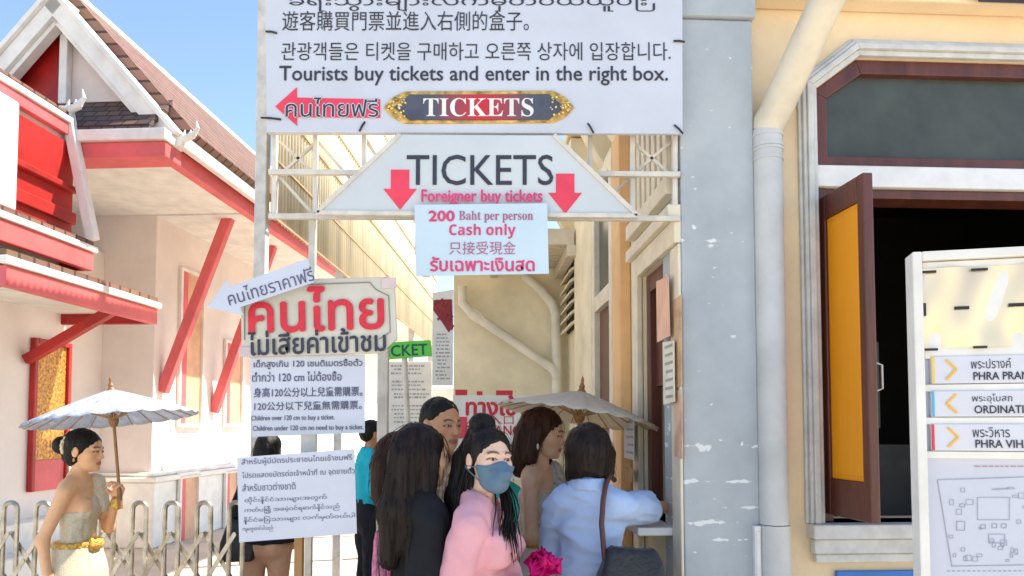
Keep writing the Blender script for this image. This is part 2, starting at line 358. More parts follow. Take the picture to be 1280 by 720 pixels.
# upper wood louvres over the door
m = MB()
for i in range(7):
    v = .10+i*.10; m.box(-.035, 0, v, v+.06, zl+.30, zl+1.2)
m.box(-.05, 0, .06, .86, zl+.22, zl+.297); m.build('upper_panel', bb, TB, bevel=.006)
# vent with slats
vt = empty('vent'); vt.parent = TB
a, b = su(724, 400)[0], su(711, 400)[0]; zA2, zB2 = su(717, 412)[1], su(717, 322)[1]
MB().box(-.02, -.001, a, b, zA2, zB2).build('vent_back', M_DARK, vt)
m = MB(); nS = 7
for i in range(nS):
    z = zA2+(zB2-zA2)*(i+.2)/nS; m.prism([(-.022, a, z), (-.075, a, z-.03), (-.075, a, z-.01), (-.022, a, z+.03)], (0, 0, 0), (0, b-a, 0))
m.build('slats', M_CREAM, vt)
# lean-to roof over the back of the alley
e0, e1 = -1.30, -.06
zr = 3.0
ev = empty('alley_roof'); ev.parent = TB
m = MB(); v0, v1 = 2.7, vEnd-.05
m.box(e0, e0+.35, v0, v1, zr+.16, zr+.17); m.build('roof_sheet', trans_mat('translucent_sheet', (.85, .74, .52), .75), ev)
for i in range(9): v = v0+.05+(v1-v0-.1)*i/8; MB().box(e0, e1, v-.035, v+.035, zr+.03, zr+.157).build('rafter', M_PIPE2, ev, bevel=.004)
for u in (e0, -.70, -.12): MB().box(u, u+.07, v0, v1, zr-.06, zr+.028).build('beam', M_PIPE2, ev, bevel=.004)
# cornice brackets high on the alley wall
for i in range(6):
    m = MB(); v = 1.05+i*.42; m.prism([(-.003, v, 3.55), (-.20, v, 3.55), (-.20, v, 3.48), (-.08, v, 3.26), (-.003, v, 3.16)], (0, 0, 0), (0, .12, 0)); m.build('bracket', M_CREAM, TB, bevel=.006)
m = MB(); m.box(-.22, .0, .02, vEnd, 3.56, 3.62); m.build('eave', M_PEACH, TB, bevel=.008)
# far wall of the alley
uA = fu(567, 450, vEnd)[0]
FWm = MB(); FWm.box(uA, .15, vEnd, vEnd+.2, 0, 3.35); fw = FWm.build('end_wall', mat('end_plaster', (.92, .82, .60), .8, .07, 2, .2, 30), TB)
# pipes
def pxp(px, py, v): q = onplane(MT, px, py, 1, v); return (q.x, v, q.z)
M_PIPE3 = mat('pipe_white', (.84, .78, .66), .5, .05, 5)
v = vEnd-.12
m = MB(); r = .042
m.tube([pxp(578, 358, v), pxp(578, 378, v), pxp(590, 392, v), pxp(690, 460, v), pxp(697, 472, v)], r, 14); m.tube([pxp(588, 390.5, v), pxp(600, 398.6, v)], r*1.15, 14); m.build('rain_pipe', M_PIPE3, TB, smooth=True)
m = MB(); m.tube([pxp(655, 344, v+.03), pxp(676, 362, v+.03), pxp(690, 379, v+.03), pxp(695, 393, v+.03), pxp(696, 480, v+.03), (pxp(696, 480, v+.03)[0], v+.03, 0.3)], .045, 14); m.build('rain_pipe', M_PIPE3, TB, smooth=True)
# front downpipe
dp = empty('downpipe'); dp.parent = TB
pv = -.005; pc = fu(961.5, 300, pv)[0]; pr = (fu(979, 300, pv)[0]-fu(944, 300, pv)[0])/2
zj = fu(961, 163, pv)[1]; zk = fu(961, 656, pv)[1]
m = MB(); m.tube([(pc, pv, 0.0), (pc, pv, zk)], pr*1.07, 24); m.tube([(pc, pv, zk+.003), (pc, pv, zj)], pr, 24)
for d in (.0, .045, .06, .10): m.tube([(pc, pv, zj-.02-d), (pc, pv, zj-.032-d)], pr*1.06, 24)
m.build('pipe', M_PIPE, dp, smooth=True)
tp = MT.inverted() @ pt(1052, -40, 2.72)
m = MB(); m.tube([(pc, pv, zj-.005), (pc+.006, pv-.006, zj+.03), (pc+.028, pv-.02, zj+.075), tuple(tp)], [pr*1.0, pr*1.12, pr*1.12, pr*1.12], 24); m.build('pipe_elbow', M_PIPE2, dp, smooth=True)
m = MB(); q0 = fu(941, 657, -.01); q1 = fu(950, 657, -.01); m.box(q0[0], q1[0]-.004, -.03, -.001, .4, q0[1]); m.box(q0[0]+.006, q1[0]-.010, -.034, -.0305, .4, q0[1]-.02); m.build('conduit', M_WHITE, TB, bevel=.003)
MB().box(-.1, 3.7, -.3, .32, HT+.002, HT+.2).build('flat_roof', M_PEACH, TB)

# ------------------------------------------------------------------ screen of corrugated sheet on the left of the alley
zS0 = 3.05
n0 = pt(341, 272, 5); Yn = (zS0-EYE)*5/(n0.z-EYE); n0 = pt(341, 272, Yn)
Yf = 0
a0 = n0.copy(); 
# far end on the ray px=545 where the bottom edge py~436
n1 = pt(545, 436, 8); Yf = (zS0-EYE)*8/(n1.z-EYE); n1 = pt(545, 436, Yf)
dd = (n1-n0); ln = math.hypot(dd.x, dd.y); yaw = math.atan2(dd.y, dd.x)
SC = empty('corrugated_screen', (n0.x, n0.y, 0), (0, 0, yaw), 'tall cream corrugated metal screen wall with brown rails beside the alley', 'screen wall')
print('screen', n0, n1, ln)
back = .0
rows = 6; hrow = .41
m_corr = mat('corrugated_cream', (.82, .71, .50), .5, .10, 1.5, .1, 20, stretch=(3, 3, .25))
m = MB(); nX = int((ln+back)/.0175); vs = []; fs = []
for i in range(nX+1):
    x = -back+(ln+back)*i/nX; y = .012*math.cos(i*math.pi/2)
    vs += [(x, y, zS0), (x, y, zS0+rows*hrow)]
fs = [(2*i, 2*i+2, 2*i+3, 2*i+1) for i in range(nX)]
m.add(vs, fs); so = m.build('sheet', m_corr, SC, smooth=True); md = so.modifiers.new('s', 'SOLIDIFY'); md.thickness = .004
for r_ in range(rows+1): z = zS0+r_*hrow; MB().box(-back, ln, -.022, -.013, z-.011, z+.007).build('rail', mat('rail_brown', (.42, .27, .13), .6, .1, 8), SC)
for i in range(5): x = -back+.05+(ln+back-.1)*i/4; MB().box(x-.04, x+.04, .055, .135, 0, zS0+rows*hrow).build('post', M_STEEL, SC, bevel=.005)

# ------------------------------------------------------------------ temple
T0 = pt(191, 500, 10.0)
TM = empty('temple_hall', (T0.x, 10, 0), (0, 0, -R(3.7)), 'white temple hall with red struts under tiled gable roofs', 'temple')
MM = mtx(TM)
def tf(px, py, v=0): q = onplane(MM, px, py, 1, v); return q.x, q.z
def ts(px, py, u=0): q = onplane(MM, px, py, 0, u); return q.y, q.z
LEN = 16
zpl = ts(240, 585)[1]
zE = tf(225, 172, -2.3)[1]
m = MB(); m.box(-6, 0, 0, LEN, zpl+.003, zE+.25); m.build('wall', M_TEMPLE, TM)
m = MB(); m.box(-6.1, .10, -.10, LEN, 0, zpl-.13); m.box(-6.1, .16, -.16, LEN, zpl-.127, zpl-.06); m.box(-6.1, .07, -.07, LEN, zpl-.057, zpl); m.build('plinth', M_TWHITE, TM, bevel=.02)
# windows on the long side: coral reveals
def recess(pxa, pxb, pya, pyb, name='window', u=.0):
    va, za = ts(pxa, pya, u); vb, zb_ = ts(pxb, pyb, u); v0_, v1_ = min(va, vb), max(va, vb); z0_, z1_ = min(za, zb_), max(za, zb_)
    e = empty(name); e.parent = TM
    m = MB(); f = .05
    m.box(u+.002, u+.05, v0_-f, v0_, z0_-f, z1_+f); m.box(u+.002, u+.05, v1_, v1_+f, z0_-f, z1_+f); m.box(u+.002, u+.05, v0_, v1_, z1_, z1_+f); m.box(u+.002, u+.07, v0_, v1_, z0_-f, z0_)
    m.build('window_frame', M_TWHITE, e, bevel=.005)
    m = MB(); m.box(u+.002, u+.012, v0_, v1_, z0_, z1_); m.build('shutter', mat('peach_shutter', (.72, .42, .27), .6, .06, 4), e)
    m = MB(); m.box(u+.013, u+.03, v0_, v0_+(v1_-v0_)*.28, z0_, z1_); m.build('jamb', M_PINK, e)
vv0, _ = ts(227, 430)
recess(226, 248, 338, 530); recess(281, 299, 428, 530); 
recess(224, 243, 596, 688, 'vent', .11); recess(281, 294, 592, 670, 'vent', .11)
# struts
for (xa, ya, xb, yb, uo) in ((203, 490, 286, 268, .92), (267, 515, 341, 308, .92), (320, 520, 388, 345, .92)):
    va, za = ts(xa, ya, .02); vb, zb_ = ts(xb, yb, uo)
    MB().bar((.02, va, za), (uo, va+.02, zb_), .13, .14).build('strut', M_PINK, TM, bevel=.01)
# main gable
VG = -2.3
ax, az = tf(73, -10, VG); cx_, cz = tf(226, 166, VG); hw = cx_-ax
gtop = az-.30; 
def tri(x0, x1, x2, z0, z1, z2, y0, y1): return MB().prism([(x0, 0, z0), (x1, 0, z1), (x2, 0, z2)], (0, y0, 0), (0, y1, 0))
gz = tf(100, 128, VG+.2)[1]
tri(ax+.03, ax+.03+(az-.1-gz)*hw/(az-cz), ax+.03, gz, gz, az-.1, VG+.2, VG+.3).build('gable', M_TGABLE, TM)
tri(ax-.03, ax-.03, ax-.03-(az-.1-gz)*hw/(az-cz), gz, az-.1, gz, VG+.2, VG+.3).build('gable', M_RED, TM)['label'] = 'deep red half of the gable'
MB().box(ax-.045, ax+.045, VG+.1, VG+.196, gz-.05, az-.12).build('king_post', M_TWHITE, TM, bevel=.01)
sl = Vector((hw, 0, cz-az)).normalized(); nr = Vector((-sl.z, 0, sl.x))
for sgn in (1, -1):
    A_ = Vector((ax, 0, az)); B_ = Vector((ax+sgn*hw*1.02, 0, cz-.03)); d_ = (B_-A_).normalized(); n_ = Vector((d_.z*-sgn, 0, d_.x*sgn)); n_ = n_ if n_.z < 0 else -n_
    q = MB(); 
    for k, (o0, o1, y0, y1) in enumerate(((0, .05, VG-.13, VG+.12), (.053, .20, VG-.08, VG+.10), (.203, .25, VG-.03, VG+.09))):
        q.prism([A_+n_*o0, B_+n_*o0, B_+n_*o1, A_+n_*o1], (0, y0, 0), (0, y1, 0))
    q.build('barge_board', M_TWHITE, TM, bevel=.006)
    q = MB(); th_ = .10
    q.prism([A_+n_*.02, B_*1+n_*.02, B_-n_*th_, A_-n_*th_], (0, VG+.124, 0), (0, LEN, 0)); q.build('roof', M_TILE, TM)
q = MB(); q.tube([(ax, VG-.15, az+.10), (ax, LEN, az+.10)], .07, 8); q.build('ridge', M_TWHITE, TM)
# hem finial at the right corner and a mid ridge ornament
def finial(x, y, z, s, dx=1):
    q = MB(); P_ = [(x, y, z), (x+dx*.35*s, y, z-.05*s), (x+dx*.62*s, y, z+.05*s), (x+dx*.80*s, y, z+.30*s), (x+dx*.74*s, y, z+.55*s)]
    q.tube(P_, [.10*s, .13*s, .11*s, .06*s, .015*s], 8)
    for t_ in (.25, .45, .62): q.prism([(x+dx*t_*s, y-.03*s, z+.04*s), (x+dx*(t_+.12)*s, y-.03*s, z+.04*s), (x+dx*(t_+.12)*s, y-.03*s, z+.26*s)], (0, 0, 0), (0, .06*s, 0))
    return q.build('finial', M_TWHITE, TM, smooth=False, bevel=.008)
finial(cx_-.06, VG-.02, cz-.06, .32)
q = MB()
for k in range(5): q.box(ax+.2+k*.02, ax+.55-k*.05, 2.2+k*.05, 2.5-k*.02, az-.55+k*.1, az-.45+k*.1)
q.build('ridge_ornament', M_TWHITE, TM, bevel=.01)
# right eave: fascia and coral beam
q = MB(); q.box(cx_-.03, cx_+.05, VG-.05, LEN, cz-.16, cz-.02); q.build('fascia', M_TWHITE, TM, bevel=.01)
q = MB(); q.box(cx_-.20, cx_-.08, VG-.02, LEN, cz-.30, cz-.10); q.build('eave_beam', M_PINK, TM, bevel=.01)
q = MB(); q.box(.0, cx_-.202, .0, LEN, cz-.19, cz-.17); q.build('soffit', M_TWHITE, TM)
# pent roof and beam below the gable
zp0 = tf(120, 156, VG-.25)[1]; zp1 = tf(120, 130, VG+.1)[1]
q = MB(); q.prism([(ax-2.5, VG-.25, zp0), (ax-2.5, VG+.19, zp1+.06), (ax-2.5, VG+.19, zp1-.06), (ax-2.5, VG-.25, zp0-.05)], (0, 0, 0), (cx_-.20-ax+2.5, 0, 0)); q.build('pent_roof', M_TILEF, TM)
q = MB(); q.box(ax-2.5, cx_-.02, VG-.28, VG+.1, zp0-.17, zp0-.053); q.build('fascia', M_TWHITE, TM, bevel=.01)
q = MB(); q.box(ax-2.5, cx_-.04, VG-.22, VG+.1, zp0-.33, zp0-.173); q.build('eave_beam', M_PINK, TM, bevel=.01)
q = MB(); q.box(ax-2.5, cx_-.22, VG+.02, -.003, zE-.12, zE-.08); q.build('soffit', M_TWHITE, TM)
# ---- side porch in front, three eaves
def edge(pn, pf, vf_):   # eave through pixel pf at depth v=vf_, running toward the camera
    u_, z_ = tf(pf[0], pf[1], vf_); return u_, z_
PV0, PV1 = -5.0, -2.48
uw = tf(79, 500, PV1)[0]
z3_c = tf(86, 140, PV1-.15)[1]-.02
pw = MB(); pw.box(-5, uw, PV0+.5, PV1, 0, z3_c); pw.box(-5, uw-1.2, PV1+.003, -.002, 0, 4.0); pw.build('porch_wall', M_TEMPLE, TM)
u1, z1_ = tf(197, 372, PV1)
def skirt(u, z, v0_, v1_, rise, run, nm, fh=.17):
    q = MB(); q.prism([(u, v0_, z), (u-run, v0_, z+rise), (u-run, v0_, z+rise-.06), (u, v0_, z-.05)], (0, 0, 0), (0, v1_-v0_, 0)); q.build('porch_roof', M_TILE, TM)
    q = MB(); q.box(u-.03, u+.03, v0_-.04, v1_+.04, z-.115, z-.052); q.build('fascia', M_TWHITE, TM, bevel=.01)
    q = MB(); q.box(u-.07, u+.005, v0_-.0, v1_+.0, z-.115-fh, z-.118); q.build('eave_beam', M_PINK, TM, bevel=.01)
    MB().box(u-run, u-.072, v0_+.0, v0_+.07, z-.115-fh, z-.118).build('eave_beam', M_RED, TM, bevel=.01); MB().box(u-run, u-.072, v1_-.07, v1_, z-.115-fh, z-.118).build('eave_beam', M_RED, TM, bevel=.01)
    q = MB(); q.box(u-run, u-.075, v0_+.07, v1_-.07, z-.17, z-.15); q.build('soffit', M_TWHITE, TM)
skirt(u1, z1_, PV1-2.05, PV1, .26, 1.0, 'skirt', .16)
u2, z2_ = tf(117, 302, PV1-.05); skirt(u2, z2_, PV1-2.4, PV1-.05, .12, .5, 'skirt', .19)
u3, z3_ = tf(86, 140, PV1-.15); skirt(u3, z3_, PV1-2.6, PV1-.15, .10, 1.0, 'skirt', .12)
finial(u3-.15, PV1-.12, z3_+.05, .36)
va_, za_ = ts(30, 175, uw); 
q = MB(); q.box(uw+.003, uw+.05, PV1-.95, PV1-.02, z2_+.05, z3_-.30); q.build('red_panel', M_RED, TM)
q = MB(); q.box(uw+.051, uw+.12, PV1-.95, PV1-.02, z2_+.50, z2_+.56); q.box(uw+.051, uw+.10, PV1-.95, PV1-.02, z2_+.18, z2_+.30); q.build('red_moulding', M_RED, TM, bevel=.01)
q = MB(); a_ = tf(84, 138, PV1-.1); b_ = tf(116, 300, PV1-.1); q.bar((a_[0], PV1-.1, a_[1]), (b_[0], PV1-.1, b_[1]), .10, .10); q.build('corner_post', M_TWHITE, TM, bevel=.01)
q = MB(); q.box(uw+.003, uw+.16, PV1-2.2, PV1-.92, z2_+.05, z3_-.25); q.build('porch_pillar', M_TWHITE, TM, bevel=.03)
# strut, lamp and carved door of the porch
va, za = ts(33, 450, uw+.02); vb, zb_ = ts(100, 376, u1-.12)
MB().bar((uw+.02, va, za), (u1-.12, va+.02, zb_), .09, .09).build('strut', M_RED, TM, bevel=.008)
q = MB(); q0 = tf(43, 361, PV1-.1); q1 = tf(85, 390, PV1-.1); q.box(q0[0], q1[0], PV1-.14, PV1-.05, q1[1], q0[1]); q.build('vent', mat('slate_vent', (.10, .09, .09), .6), TM, bevel=.01)
vd0, _ = ts(40, 500, uw); vd1, _ = ts(78, 500, uw); zd1 = ts(60, 432, uw)[1]; zd0 = ts(60, 612, uw)[1]; zdm = ts(60, 574, uw)[1]
de = empty('door'); de.parent = TM
v0_, v1_ = min(vd0, vd1), max(vd0, vd1)
MB().box(uw+.002, uw+.03, v0_, v1_, zdm, zd1).build('carved_panel', mat('carved_gold', (.80, .40, .08), .4, .2, 34, 1.0, 50, metal=.3, col2=(.14, .025, .012)), de)
MB().box(uw+.002, uw+.035, v0_, v1_, zd0, zdm-.003).build('lower_panel', M_PINK, de)
q = MB(); q.box(uw+.002, uw+.06, v0_-.05, v0_-.002, zd0, zd1+.05); q.box(uw+.002, uw+.06, v1_+.002, v1_+.05, zd0, zd1+.05); q.box(uw+.002, uw+.06, v0_, v1_, zd1+.002, zd1+.05); q.build('door_frame', M_RED, de, bevel=.008)
# porch base steps and small pyramidal newel at the far left
q = MB(); q.box(-5, uw+.2, PV0+.3, PV1-.003, 0, .75); q.box(-5, uw+.4, PV0+.1, PV1-.003, 0, .5); q.build('porch_step', M_TWHITE, TM, bevel=.02)
# pale distant wall beyond the end of the alley and boundary behind
bw = MB().box(-9.5, 3.5, 26, 26.3, 0, 3.0).build('boundary_wall', M_PALE); tag(bw, 'pale boundary wall far beyond the screen and queue', 'wall')
# ------------------------------------------------------------------ gantry that carries the signs
GZ = 2.95
def gp(px, py, dy=0): q = pt(px, py, GZ); return Vector((q.x, GZ+dy, q.z))
GT = empty('sign_gantry', (gp(388, 500).x, GZ, 0), (0, 0, 0), 'cream steel truss gantry across the alley carrying the ticket signs', 'gantry')
go = Vector(GT.location)
def gl(px, py, dy=.04): return gp(px, py, dy)-go
m = MB(); s_ = .022
for y in (211, 267): m.bar(gl(332, y), gl(853, y+3), s_, s_)
m.bar(gl(332, 160), gl(853, 160), s_, s_); m.bar(gl(332, -60), gl(853, -60), s_, s_)
m.build('chord', M_STEEL, GT, bevel=.003)
for x, wd in ((337, .03), (389, .022), (451, .018), (740, .018), (794, .022), (848, .03)): MB().bar(gl(x, -60, .07), gl(x, 267, .07), wd, .02).build('upright', M_STEEL, GT, bevel=.003)
for a_, b_ in (((340, 165), (389, 210)), ((389, 165), (340, 210)), ((340, 211), (389, 266)), ((389, 165), (450, 235)), ((794, 165), (846, 210)), ((846, 165), (794, 210)), ((794, 212), (757, 242)), ((740, 205), (700, 165)), ((451, 165), (470, 190))): MB().bar(gl(*a_, .095), gl(*b_, .095), .012, .012).build('brace', M_STEEL, GT)
m = MB(); q = gl(386, 268); m.box(q.x-.014, q.x+.014, .05, .078, 0, q.z); m.build('post', M_STEEL, GT, bevel=.003)
# >>>SIGNS
# ------------------------------------------------------------------ signs
NOTE = 'notices posted at the ticket office'
B = Sign('signboard', 'large white board in four languages saying tourists buy tickets, tied to the gantry', 'signboard', 333, 166, 2.92)
B.poly([(333, 165), (853.5, 167), (853, -62), (331, -62)], 'panel', M_PAPER, 0, .02, .003)
B.text('ခရီးသွားများလက်မှတ်ဝယ်ယူပြီး', 590, 2, 470, 26, M_INK)
B.text('遊客購買門票並進入右側的盒子。', 507, 26, 316, 26, M_INK)
B.text('관광객들은 티켓을 구매하고 오른쪽 상자에 입장합니다.', 595, 64, 498, 24, M_INK)
B.text('Tourists buy tickets and enter in the right box.', 592, 94.5, 496, 25, M_INK, bold=.012)
B.poly([(344, 133), (371, 109), (371, 122), (475, 124), (475, 147), (371, 146), (371, 157)], 'arrow', M_ARROW, -.004, -.0005)
B.text('คนไทยฟรี', 415, 134, 118, 25, M_PAPER, y=-.006, bold=.05); B.text('คนไทยฟรี', 415, 134, 118, 25, M_INK, y=-.0075)
m_plq = mat('plaque_slate', (.085, .09, .12), .35, .1, 8)
hexo = [(479, 134), (490, 122), (506, 114), (692, 113), (707, 121), (718, 134), (707, 146), (692, 153), (506, 154), (490, 146)]
B.poly(hexo, 'plaque_border', M_GOLD, -.008, -.0005, .002)
B.poly([(492, 134), (512, 118), (686, 117.5), (706, 134), (686, 149.5), (512, 150)], 'plaque', m_plq, -.012, -.0082)
def grad_mat():  # printed red centre fading to slate on both sides
    m = mat('plaque_gradient', (.5, .02, .03), .35, .05, 5); t = m.node_tree; b = bsdf(m)
    tc = t.nodes.new('ShaderNodeTexCoord'); sp2 = t.nodes.new('ShaderNodeSeparateXYZ'); t.links.new(tc.outputs['Object'], sp2.inputs[0])
    c0 = B.at(602, 134)[0]; mr = t.nodes.new('ShaderNodeMapRange'); mr.inputs['From Min'].default_value = c0-.19; mr.inputs['From Max'].default_value = c0+.19
    t.links.new(sp2.outputs['X'], mr.inputs['Value']); rp = t.nodes.new('ShaderNodeValToRGB'); e = rp.color_ramp.elements
    e[0].color = e[1].color = (.085, .09, .12, 1); k = e.new(.5); k.color = (.62, .02, .03, 1); t.links.new(mr.outputs[0], rp.inputs[0]); t.links.new(rp.outputs[0], b.inputs['Base Color'])
    return m
B.poly([(530, 118.2), (672, 118.0), (672, 149.2), (530, 149.6)], 'plaque_center', grad_mat(), -.0128, -.0121)
m = MB(); k = 0
for sx in (0, 1):
    for i in range(26):
        a = random.random(); yy = random.uniform(-1, 1)*(14*min(1, .35+a))*.95; x = 484+a*26; x = x if sx == 0 else 1197-x
        p = B.at(x, 134+yy, -.009); r = random.uniform(.003, .0065)
        m.lathe([(r, 0), (r*.8, r*.7), (0, r)], 6, (0, 0, 0)); n_ = 18
        for j in range(len(m.v)-n_, len(m.v)): v = m.v[j]; m.v[j] = (p[0]+v[0], -.008-v[2]-(.004 if 1 else 0), p[1]+v[1])
m.build('plaque_ornament', mat('gold_bright', (.92, .66, .25), .3, .2, 40, metal=.4), B.o)
B.text('𝐓𝐈𝐂𝐊𝐄𝐓𝐒', 598, 134, 140, 24, M_TWHITE, y=-.0145)
for a_, b_ in (((326, 147), (351, 149)), ((332, 39), (346, 41)), ((449, 164), (456, 152)), ((735, 154), (742, 166)), ((843, 156), (854, 167)), ((842, 51), (856, 52))):
    p, q = B.at(*a_, -.006), B.at(*b_, -.006); MB().tube([(p[0], -.004, p[1]), ((p[0]+q[0])/2, -.009, (p[1]+q[1])/2), (q[0], -.004, q[1])], .004, 6).build('cable_tie', M_BLACK, B.o)
# trapezoid sign
Tz = Sign('signboard', 'white trapezoid board reading TICKETS with two red down arrows under the large board', 'signboard', 395, 266, 2.90)
Tz.poly([(396, 266), (797, 270), (692, 169), (500, 168)], 'panel', mat('tickets_board', (.58, .62, .65), .5, .03, 2, .2, 3), 0, .012, .002)
m = MB()
for a_, b_ in (((396, 266), (500, 168)), ((797, 270), (692, 169)), ((396, 266), (797, 270))):
    p, q = Tz.at(*a_), Tz.at(*b_); m.bar((p[0], .004, p[1]), (q[0], .004, q[1]), .018, .026, up=(0, 1, 0))
m.build('board_frame', M_STEEL, Tz.o, bevel=.002)
Tz.text('TICKETS', 600, 212.5, 186, 39, M_INK, bold=.004)
for cx in (500, 706.5):
    c = 237 if cx < 600 else 242
    Tz.poly([(cx-11.5, c-25), (cx+11.5, c-25), (cx+11.5, c-1), (cx+21, c-1), (cx, c+25), (cx-21, c-1), (cx-11.5, c-1)], 'down_arrow', M_ARROW, -.003, -.0005)
Tz.text('Foreigner buy tickets', 602.5, 247, 152, 20, M_PINKI, y=-.018, bold=.03)
Nt = Sign('price_notice', 'pale blue notice with pink lettering giving 200 Baht price and cash only', 'notice', 520, 346, 2.875)
Nt.poly([(520, 345), (686, 342), (684, 254), (518, 256)], 'sheet', mat('price_sheet', (.55, .68, .77), .45, .02, 3, .3, 4), 0, .004)
Nt.text('200', 552, 270, 32, 13, M_PINKI, bold=.05); Nt.text('𝐁𝐚𝐡𝐭 𝐩𝐞𝐫 𝐩𝐞𝐫𝐬𝐨𝐧', 620, 271, 94, 15, mat('violet_ink', (.42, .12, .25), .5))
Nt.text('𝗖𝗮𝘀𝗵 𝗼𝗻𝗹𝘆', 603, 289, 84, 19, M_PINKI); Nt.text('只接受現金', 603, 310, 84, 17, bpy.data.materials['violet_ink']); Nt.text('รับเฉพาะเงินสด', 603, 330, 131, 18, M_PINKI, bold=.03)
# Thai free-entry board
KZ = 2.80; rl = R(-2.0)
K = Sign('thai_board', 'cream notched board with big red and black Thai lettering beside the paper arrow', 'signboard', 303, 447, KZ, roll=rl)
K.poly([(302, 440), (309, 446), (478, 441), (484, 434), (496, 424), (493, 356), (484, 346), (312, 350), (300, 360)], 'panel', mat('thai_panel', (.60, .57, .49), .6, .05, 4), 0, .02, .003)
m = MB(); P_ = [(306, 425), (306, 372), (318, 358), (462, 353), (470, 362), (486, 370), (488, 415), (474, 424), (468, 434), (322, 440)]
for i in range(len(P_)-3): p, q = K.at(*P_[i]), K.at(*P_[i+1]); m.bar((p[0], -.002, p[1]), (q[0], -.002, q[1]), .003, .003)
m.build('border_line', mat('border_grey', (.2, .19, .17), .6), K.o)
for px_, py_, sg in ((308, 440, 1), (486, 354, 1)):
    c = K.at(px_, py_); MB().box(c[0]-.028, c[0]+.028, -.005, -.0005, c[1]-.02, c[1]+.02).build('corner_plate', mat('corner_rose', (.62, .50, .50), .6), K.o, bevel=.008)
tl = R(2.0)
K.text('คนไทย', 395, 386, 168, 55, M_RINK, bold=.026, y=-.008); K.text('ไม่เสียค่าเข้าชม', 396, 426.5, 172, 30, M_INK, bold=.022, y=-.008)
A = Sign('paper_arrow', 'hand lettered white paper arrow pointing left above the Thai board', 'notice', 262, 380, 2.74, roll=R(-17))
A.poly([(259, 384), (284, 349), (288, 358), (385, 323), (392, 353), (300, 384), (304, 394)], 'sheet', M_PAPER2, 0, .003)
A.text('คนไทยราคาฟรี', 338, 357, 112, 19, M_INKB)
P1 = Sign('paper_notice', 'white sheet about child height of 120 cm taped under the Thai board', 'notice', 315, 545, 2.826, roll=R(-.8), group=NOTE)
P1.poly([(315, 546), (456, 541), (456, 443), (313, 443)], 'sheet', M_PAPER2, 0, .003)
for b_, cx, cy, wd, ht in (('เด็กสูงเกิน 120 เซนติเมตรซื้อตั๋ว', 385, 455, 136, 12), ('ต่ำกว่า 120 cm ไม่ต้องซื้อ', 371, 470.5, 112, 12), ('身高120公分以上兒童需購票。', 385, 490, 136, 12), ('120公分以下兒童無需購票。', 385, 507, 134, 11), ('Children over 120 cm to buy a ticket.', 366, 523, 104, 8), ('Children under 120 cm no need to buy a ticket.', 385, 535.5, 138, 8)):
    P1.text(b_, cx, cy, wd, ht, M_INKB, bold=.012)
P2 = Sign('paper_notice', 'lowest white sheet with handwritten Thai and Burmese lines in front of the bare legs', 'notice', 299, 677, 2.70, roll=R(-2.5), group=NOTE)
P2.poly([(299, 678), (446, 667), (443, 561), (296, 572)], 'sheet', M_PAPER2, 0, .003)
tl2 = R(0)
for b_, cx, cy, wd, ht in (('สำหรับผู้มีบัตรประชาชนไทยเข้าชมฟรี', 371, 575, 138, 10), ('โปรดแสดงบัตรต่อเจ้าหน้าที่ ณ จุดขายตั๋ว', 373, 592, 140, 10), ('สำหรับชาวต่างชาติ', 336, 608, 66, 10), ('ထိုင်းနိုင်ငံသားများအတွက်', 357, 624, 102, 9), ('ကတ်ပြ၍ အခမဲ့ဝင်ရောက်နိုင်သည်', 365, 636, 118, 9), ('နိုင်ငံခြားသားများ လက်မှတ်ဝယ်ပါ', 374, 648, 138, 9), ('ကျေးဇူးတင်ပါသည်', 322, 661, 38, 8)):
    P2.text(b_, cx, cy, wd, ht, M_INKB)
# post for the boards
q = pt(382, 600, 2.95); o = MB().box(-.016, .016, -.0, .03, 0, 1.22).build('board_post', M_WOOD, None, bevel=.003, loc=(q.x, 2.86, 0)); tag(o, 'thin brown wooden post holding the Thai boards and sheets', 'post')
q = pt(388, 500, 2.86); o = MB().box(-.03, .03, 0, .02, 1.2, 1.9).build('backing_strip', M_STEEL, None, bevel=.003, loc=(q.x, 2.836, 0)); tag(o, 'upright cream strip behind the Thai board and paper sheets', 'post')
# white post in the queue, the green sign and things beyond
q = pt(478, 600, 3.6); o = MB().box(-.025, .025, -.025, .025, 0, 2.1).build('barrier_post', M_STEEL, None, bevel=.004, loc=(q.x, 3.6, 0)); tag(o, 'slim white steel post between teal shirt man and the queue', 'post')
G = Sign('ticket_sign', 'small green arrow sign reading TICKET half hidden by the Thai board', 'sign', 475, 450, 5.2, roll=R(-3))
m_gr = mat('sign_green', (.10, .62, .06), .5, .04, 6)
G.poly([(470, 440), (486, 428), (538, 425), (540, 445), (486, 449)], 'panel', m_gr, 0, .02, .003); G.text('TICKET', 503, 438, 62, 14, mat('deep_green', (.01, .06, .06), .5), bold=.02)
p = G.at(505, 448); MB().tube([(p[0], .03, p[1]+.02), (p[0], .03, -G.o.location.z)], .02, 10).build('pole', M_STEEL, G.o)
Bn = Sign('hanging_banner', 'narrow white banner with dark red crest design hanging beside the end wall', 'banner', 540, 480, 5.9)
Bn.poly([(540, 482), (566, 482), (567, 362), (541, 366)], 'cloth', M_TWHITE, 0, .01)
m = MB()
for i in range(22):
    x = random.uniform(543, 565); y = random.uniform(374, 400)+max(0, (x-552))*.9; p = Bn.at(x, y); r = random.uniform(.008, .022)
    m.prism([(p[0]+r*math.cos(t)*random.uniform(.6, 1.2), 0, p[1]+r*math.sin(t)*random.uniform(.6, 1.2)) for t in [k*math.pi/3 for k in range(6)]], (0, -.003-i*.0004, 0), (0, -.0005, 0))
